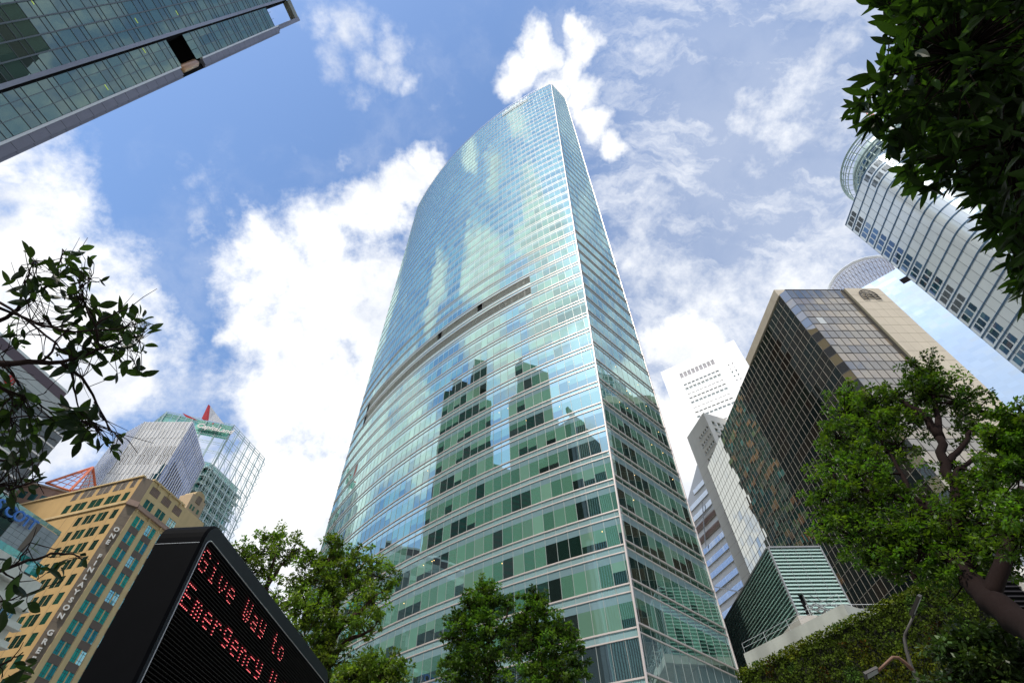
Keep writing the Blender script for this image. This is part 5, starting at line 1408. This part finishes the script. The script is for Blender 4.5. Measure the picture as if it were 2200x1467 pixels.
def overhang():
    rnd=random.Random(51)
    r=thing('overhanging_tree','dark glossy leafed tree crown hanging into the upper right corner','tree',(6.2,-1.2,0))
    g=MB(); t=MB()
    poly=[(1900,-60),(1888,20),(1900,60),(1915,110),(1880,150),(1860,205),(1850,240),(1885,262),(1915,290),(1940,335),(1925,365),(1960,385),(1990,380),(2015,370),(2060,385),(2085,415),(2100,470),(2135,495),(2150,530),(2150,565),(2165,600),(2200,590),(2300,640),(2300,-60)]
    def inside(x,y):
        c=False; n=len(poly)
        for i in range(n):
            x1,y1=poly[i]; x2,y2=poly[(i+1)%n]
            if (y1>y)!=(y2>y) and x<(x2-x1)*(y-y1)/(y2-y1)+x1: c=not c
        return c
    hub=at3(2330,120,5.2)
    t.tube([(6.2,-1.2,0),(6.3,-1.1,3.0),hub],[.26,.2,.13],10)
    spots=[]
    while len(spots)<420:
        x,y=rnd.uniform(1845,2300),rnd.uniform(-60,640)
        if inside(x-40,y): spots.append((x,y,rnd.uniform(3.3,5.6)))
    edge=[(1850,212),(1838,238),(1868,255),(1905,30),(1912,95),(1885,165),(1900,285),(1935,345),(1940,372),(1975,395),(1990,370),(2040,375),(2080,395),(2095,455),(2125,485),(2150,520),(2145,560),(2160,600),(2185,575),(2190,610),(2010,330),(1960,310),(1895,5),(1920,140)]
    spots+=[(x+(12 if y<280 else 34),y,rnd.uniform(3.4,4.2)) for x,y in edge]*2
    bl=[]
    for (x,y) in [(1900,210),(1950,330),(2020,350),(2100,420),(2170,540),(1930,60),(2060,120),(2060,250),(2180,300),(2150,60)]:
        e=at3(x,y,rnd.uniform(3.6,5)); mid=hub.lerp(e,.5)+rvec(rnd,.15); t.tube([hub,mid,e],[.05,.025,.010],6); bl+= [hub.lerp(mid,k/4) for k in range(5)]+[mid.lerp(e,k/6) for k in range(7)]
    for (x,y,d) in spots:
        c=at3(x,y,d); nb=min(bl,key=lambda q:(q-c).length); 
        t.tube([nb,nb.lerp(c,.6)+rvec(rnd,.03),c],[.006,.004,.003],4)
        ax=(c-nb).normalized() if (c-nb).length>.05 else Vector((-1,0,-.2))
        ax=(ax+Vector((-.55,.15,-.45))+rvec(rnd,.5)).normalized()
        k=rnd.randint(7,12)
        for i in range(k):
            f=rnd.uniform(.5,1.5); 
            if rnd.random()<.18: f*=2.2
            d_=(ax*.9+rvec(rnd,1.).normalized()*.95).normalized(); P=c+ax*rnd.uniform(-.08,.06)+rvec(rnd,.035)
            L=rnd.uniform(.085,.145)
            biggleaf(g,P,d_,L,L*.14,Vector((rnd.uniform(-.5,.5),rnd.uniform(-.5,.5),1)),(f,f*1.1,f*.7))
    # deeper leaf layers above, the rest of the crown
    for _ in range(5200):
        x,y=rnd.uniform(1905,2420),rnd.uniform(-420,600)
        if y>-20 and not inside(x-75,y+35): continue
        c=at3(x,y,rnd.uniform(4.2,7.4)); L=rnd.uniform(.13,.22); f=rnd.uniform(.4,1.2)
        biggleaf(g,c,(rvec(rnd,1.)+Vector((0,0,-.3))).normalized(),L,L*.2,Vector((rnd.uniform(-.3,.3),rnd.uniform(-.3,.3),1)),(f,f,f*.7))
    t.build('branch','bark_dark',r,smooth=True); g.build('crown','leaf_shade_black',r)
overhang()
def leftbranch():
    rnd=random.Random(61)
    r=thing('near_tree_branch','dark twiggy branch with oval leaves reaching in from the left edge','tree branch',(-4.2,1.2,0))
    g=MB(); t=MB(); D0=3.0
    br=[([(-90,810),(0,783),(60,777),(130,778),(170,770),(230,745),(290,725)],.016,.003),([(130,778),(175,810),(210,870),(235,920),(262,950)],.008,.002),([(155,785),(158,830),(170,880)],.007,.003),([(85,780),(110,755),(128,725),(150,700)],.006,.002),
        ([(-60,720),(0,690),(40,665),(75,632),(110,610),(140,585),(150,560)],.011,.003),([(40,665),(48,630),(62,585),(75,560)],.006,.002),([(110,610),(130,560),(134,535)],.005,.002),([(150,640),(175,620),(195,600)],.004,.002),
        ([(-40,640),(20,670),(90,700),(160,715),(250,705),(310,690)],.008,.002),([(0,650),(60,690),(120,740),(150,765)],.006,.003),([(160,620),(185,660),(205,700),(215,745)],.005,.002),([(205,700),(250,670),(285,660)],.004,.0015),([(215,745),(260,740),(300,730)],.004,.0015),
        ([(-50,820),(20,840),(75,855),(120,900),(150,900)],.007,.002),([(-30,905),(40,895),(105,895),(150,893)],.005,.0015),([(0,830),(30,850),(75,852),(100,842)],.004,.0015),([(-40,935),(20,925),(70,930),(120,945)],.005,.0015),([(-50,985),(10,990),(40,970),(60,945)],.007,.002),([(-60,1030),(20,1050),(60,1040),(90,1030)],.007,.002),([(120,900),(190,905),(220,925)],.005,.002),
        ([(200,865),(240,925),(275,945)],.004,.0015),([(-80,1260),(0,1225),(60,1205),(110,1190),(150,1188),(175,1200)],.010,.003),([(30,1215),(55,1185),(65,1165)],.004,.0015),([(0,1225),(40,1250),(80,1245)],.004,.0015),([(-60,1310),(10,1290),(60,1275)],.006,.002),([(-40,1440),(20,1420),(50,1400)],.006,.002),([(-60,700),(-10,760),(30,810),(60,850)],.006,.002),([(40,830),(20,790),(0,760)],.004,.0015)]
    allp=[]
    for pts,r0,r1 in br:
        q=[at3(x,y,D0+.25*math.sin(x*.013+y*.021)) for x,y in pts]; qq=[]
        for i in range(len(q)-1):
            for s in range(3): qq.append(q[i].lerp(q[i+1],s/3)+rvec(rnd,.006))
        qq.append(q[-1]); n=len(qq); t.tube(qq,[r0+(r1-r0)*i/(n-1) for i in range(n)],6)
        for i in range(2,n): allp.append((qq[i],(qq[i]-qq[i-1]).normalized()))
    # leaf clumps: (x,y,n,spread px, leaf length px)
    cl=[(150,545,9,22,26),(185,570,9,20,28),(205,600,6,14,24),(60,560,9,22,26),(95,600,14,28,30),(45,615,10,24,28),(140,590,14,26,28),(180,600,8,16,26),(110,640,14,30,28),(60,640,8,20,28),(160,650,14,24,30),(200,660,14,26,32),(130,690,12,28,28),(235,690,16,30,36),(270,700,14,28,36),(300,695,12,22,30),(310,715,5,12,28),(215,720,16,30,34),(250,745,12,28,34),(280,770,8,24,34),(290,745,8,22,30),(180,740,14,28,34),(150,760,14,26,36),(210,770,8,24,30),(30,700,8,26,24),(40,730,8,22,22),(105,770,5,24,24),(165,800,7,22,28),(250,800,4,18,32),(300,800,2,8,34),(20,880,22,32,30),(50,860,14,26,28),(20,840,12,22,28),(60,905,10,24,28),(15,930,8,20,28),(150,895,16,24,40),(175,910,18,22,40),(120,905,4,14,46),(205,900,8,16,36),(180,940,4,12,40),(215,940,7,16,26),(240,955,7,14,24),(255,930,4,12,26),(50,950,10,26,28),(75,985,7,20,26),(40,985,9,24,28),(15,1010,10,24,32),(70,1030,7,20,26),(30,1060,8,24,32),(10,1060,6,18,32),(90,1015,4,14,26),(25,1230,5,24,34),(70,1175,3,10,24),(20,1290,6,24,38),(60,1285,4,14,34),(150,1210,3,12,30),(175,1195,3,8,26),(130,1250,2,10,34),(10,1440,7,26,38),(50,1450,5,20,34),(60,1425,3,10,26),(85,1225,4,14,24)]
    for (x,y,n,sp,ll) in cl:
        for _ in range(max(2,int(n*.95))):
            a=rnd.uniform(0,2*PI); q=rnd.random()**.6*sp
            P=at3(x+q*math.cos(a),y+q*math.sin(a),D0+rnd.uniform(-.18,.22)); L=ll/1092*D0*rnd.uniform(.75,1.25)*1.0
            near=min(allp,key=lambda k:(k[0]-P).length)
            if (near[0]-P).length<.22: t.tube([near[0],near[0].lerp(P,.5)+rvec(rnd,.01),P],[.0022,.0018,.0014],4)
            d=((P-near[0]).normalized()*.7+rvec(rnd,1.)).normalized(); f=rnd.uniform(.6,1.3)*(2.0 if rnd.random()<.15 else 1)
            biggleaf(g,P,d,L*.85,L*.17,rvec(rnd,1.).normalized()+Vector((0,0,.6)),(f,f,f))
    for _ in range(70):
        p,d=rnd.choice(allp); e=p+(d+rvec(rnd,.9)).normalized()*rnd.uniform(.05,.16); t.tube([p,p.lerp(e,.5)+rvec(rnd,.008),e],[.002,.0015,.001],4)
    t.tube([(-4.2,1.2,0),(-4.3,1.25,1.2),at3(-90,810,D0)],[.07,.05,.02],8); t.tube([(-4.3,1.25,1.2),at3(-60,720,D0)],[.03,.012],6); t.tube([(-4.3,1.25,1.2),at3(-50,985,D0)],[.02,.008],6); t.tube([(-4.3,1.25,1.2),at3(-80,1260,D0)],[.02,.011],6)
    t.build('branch','bark_dark',r,smooth=True); g.build('leaves','leaf_shade_black',r)
leftbranch()
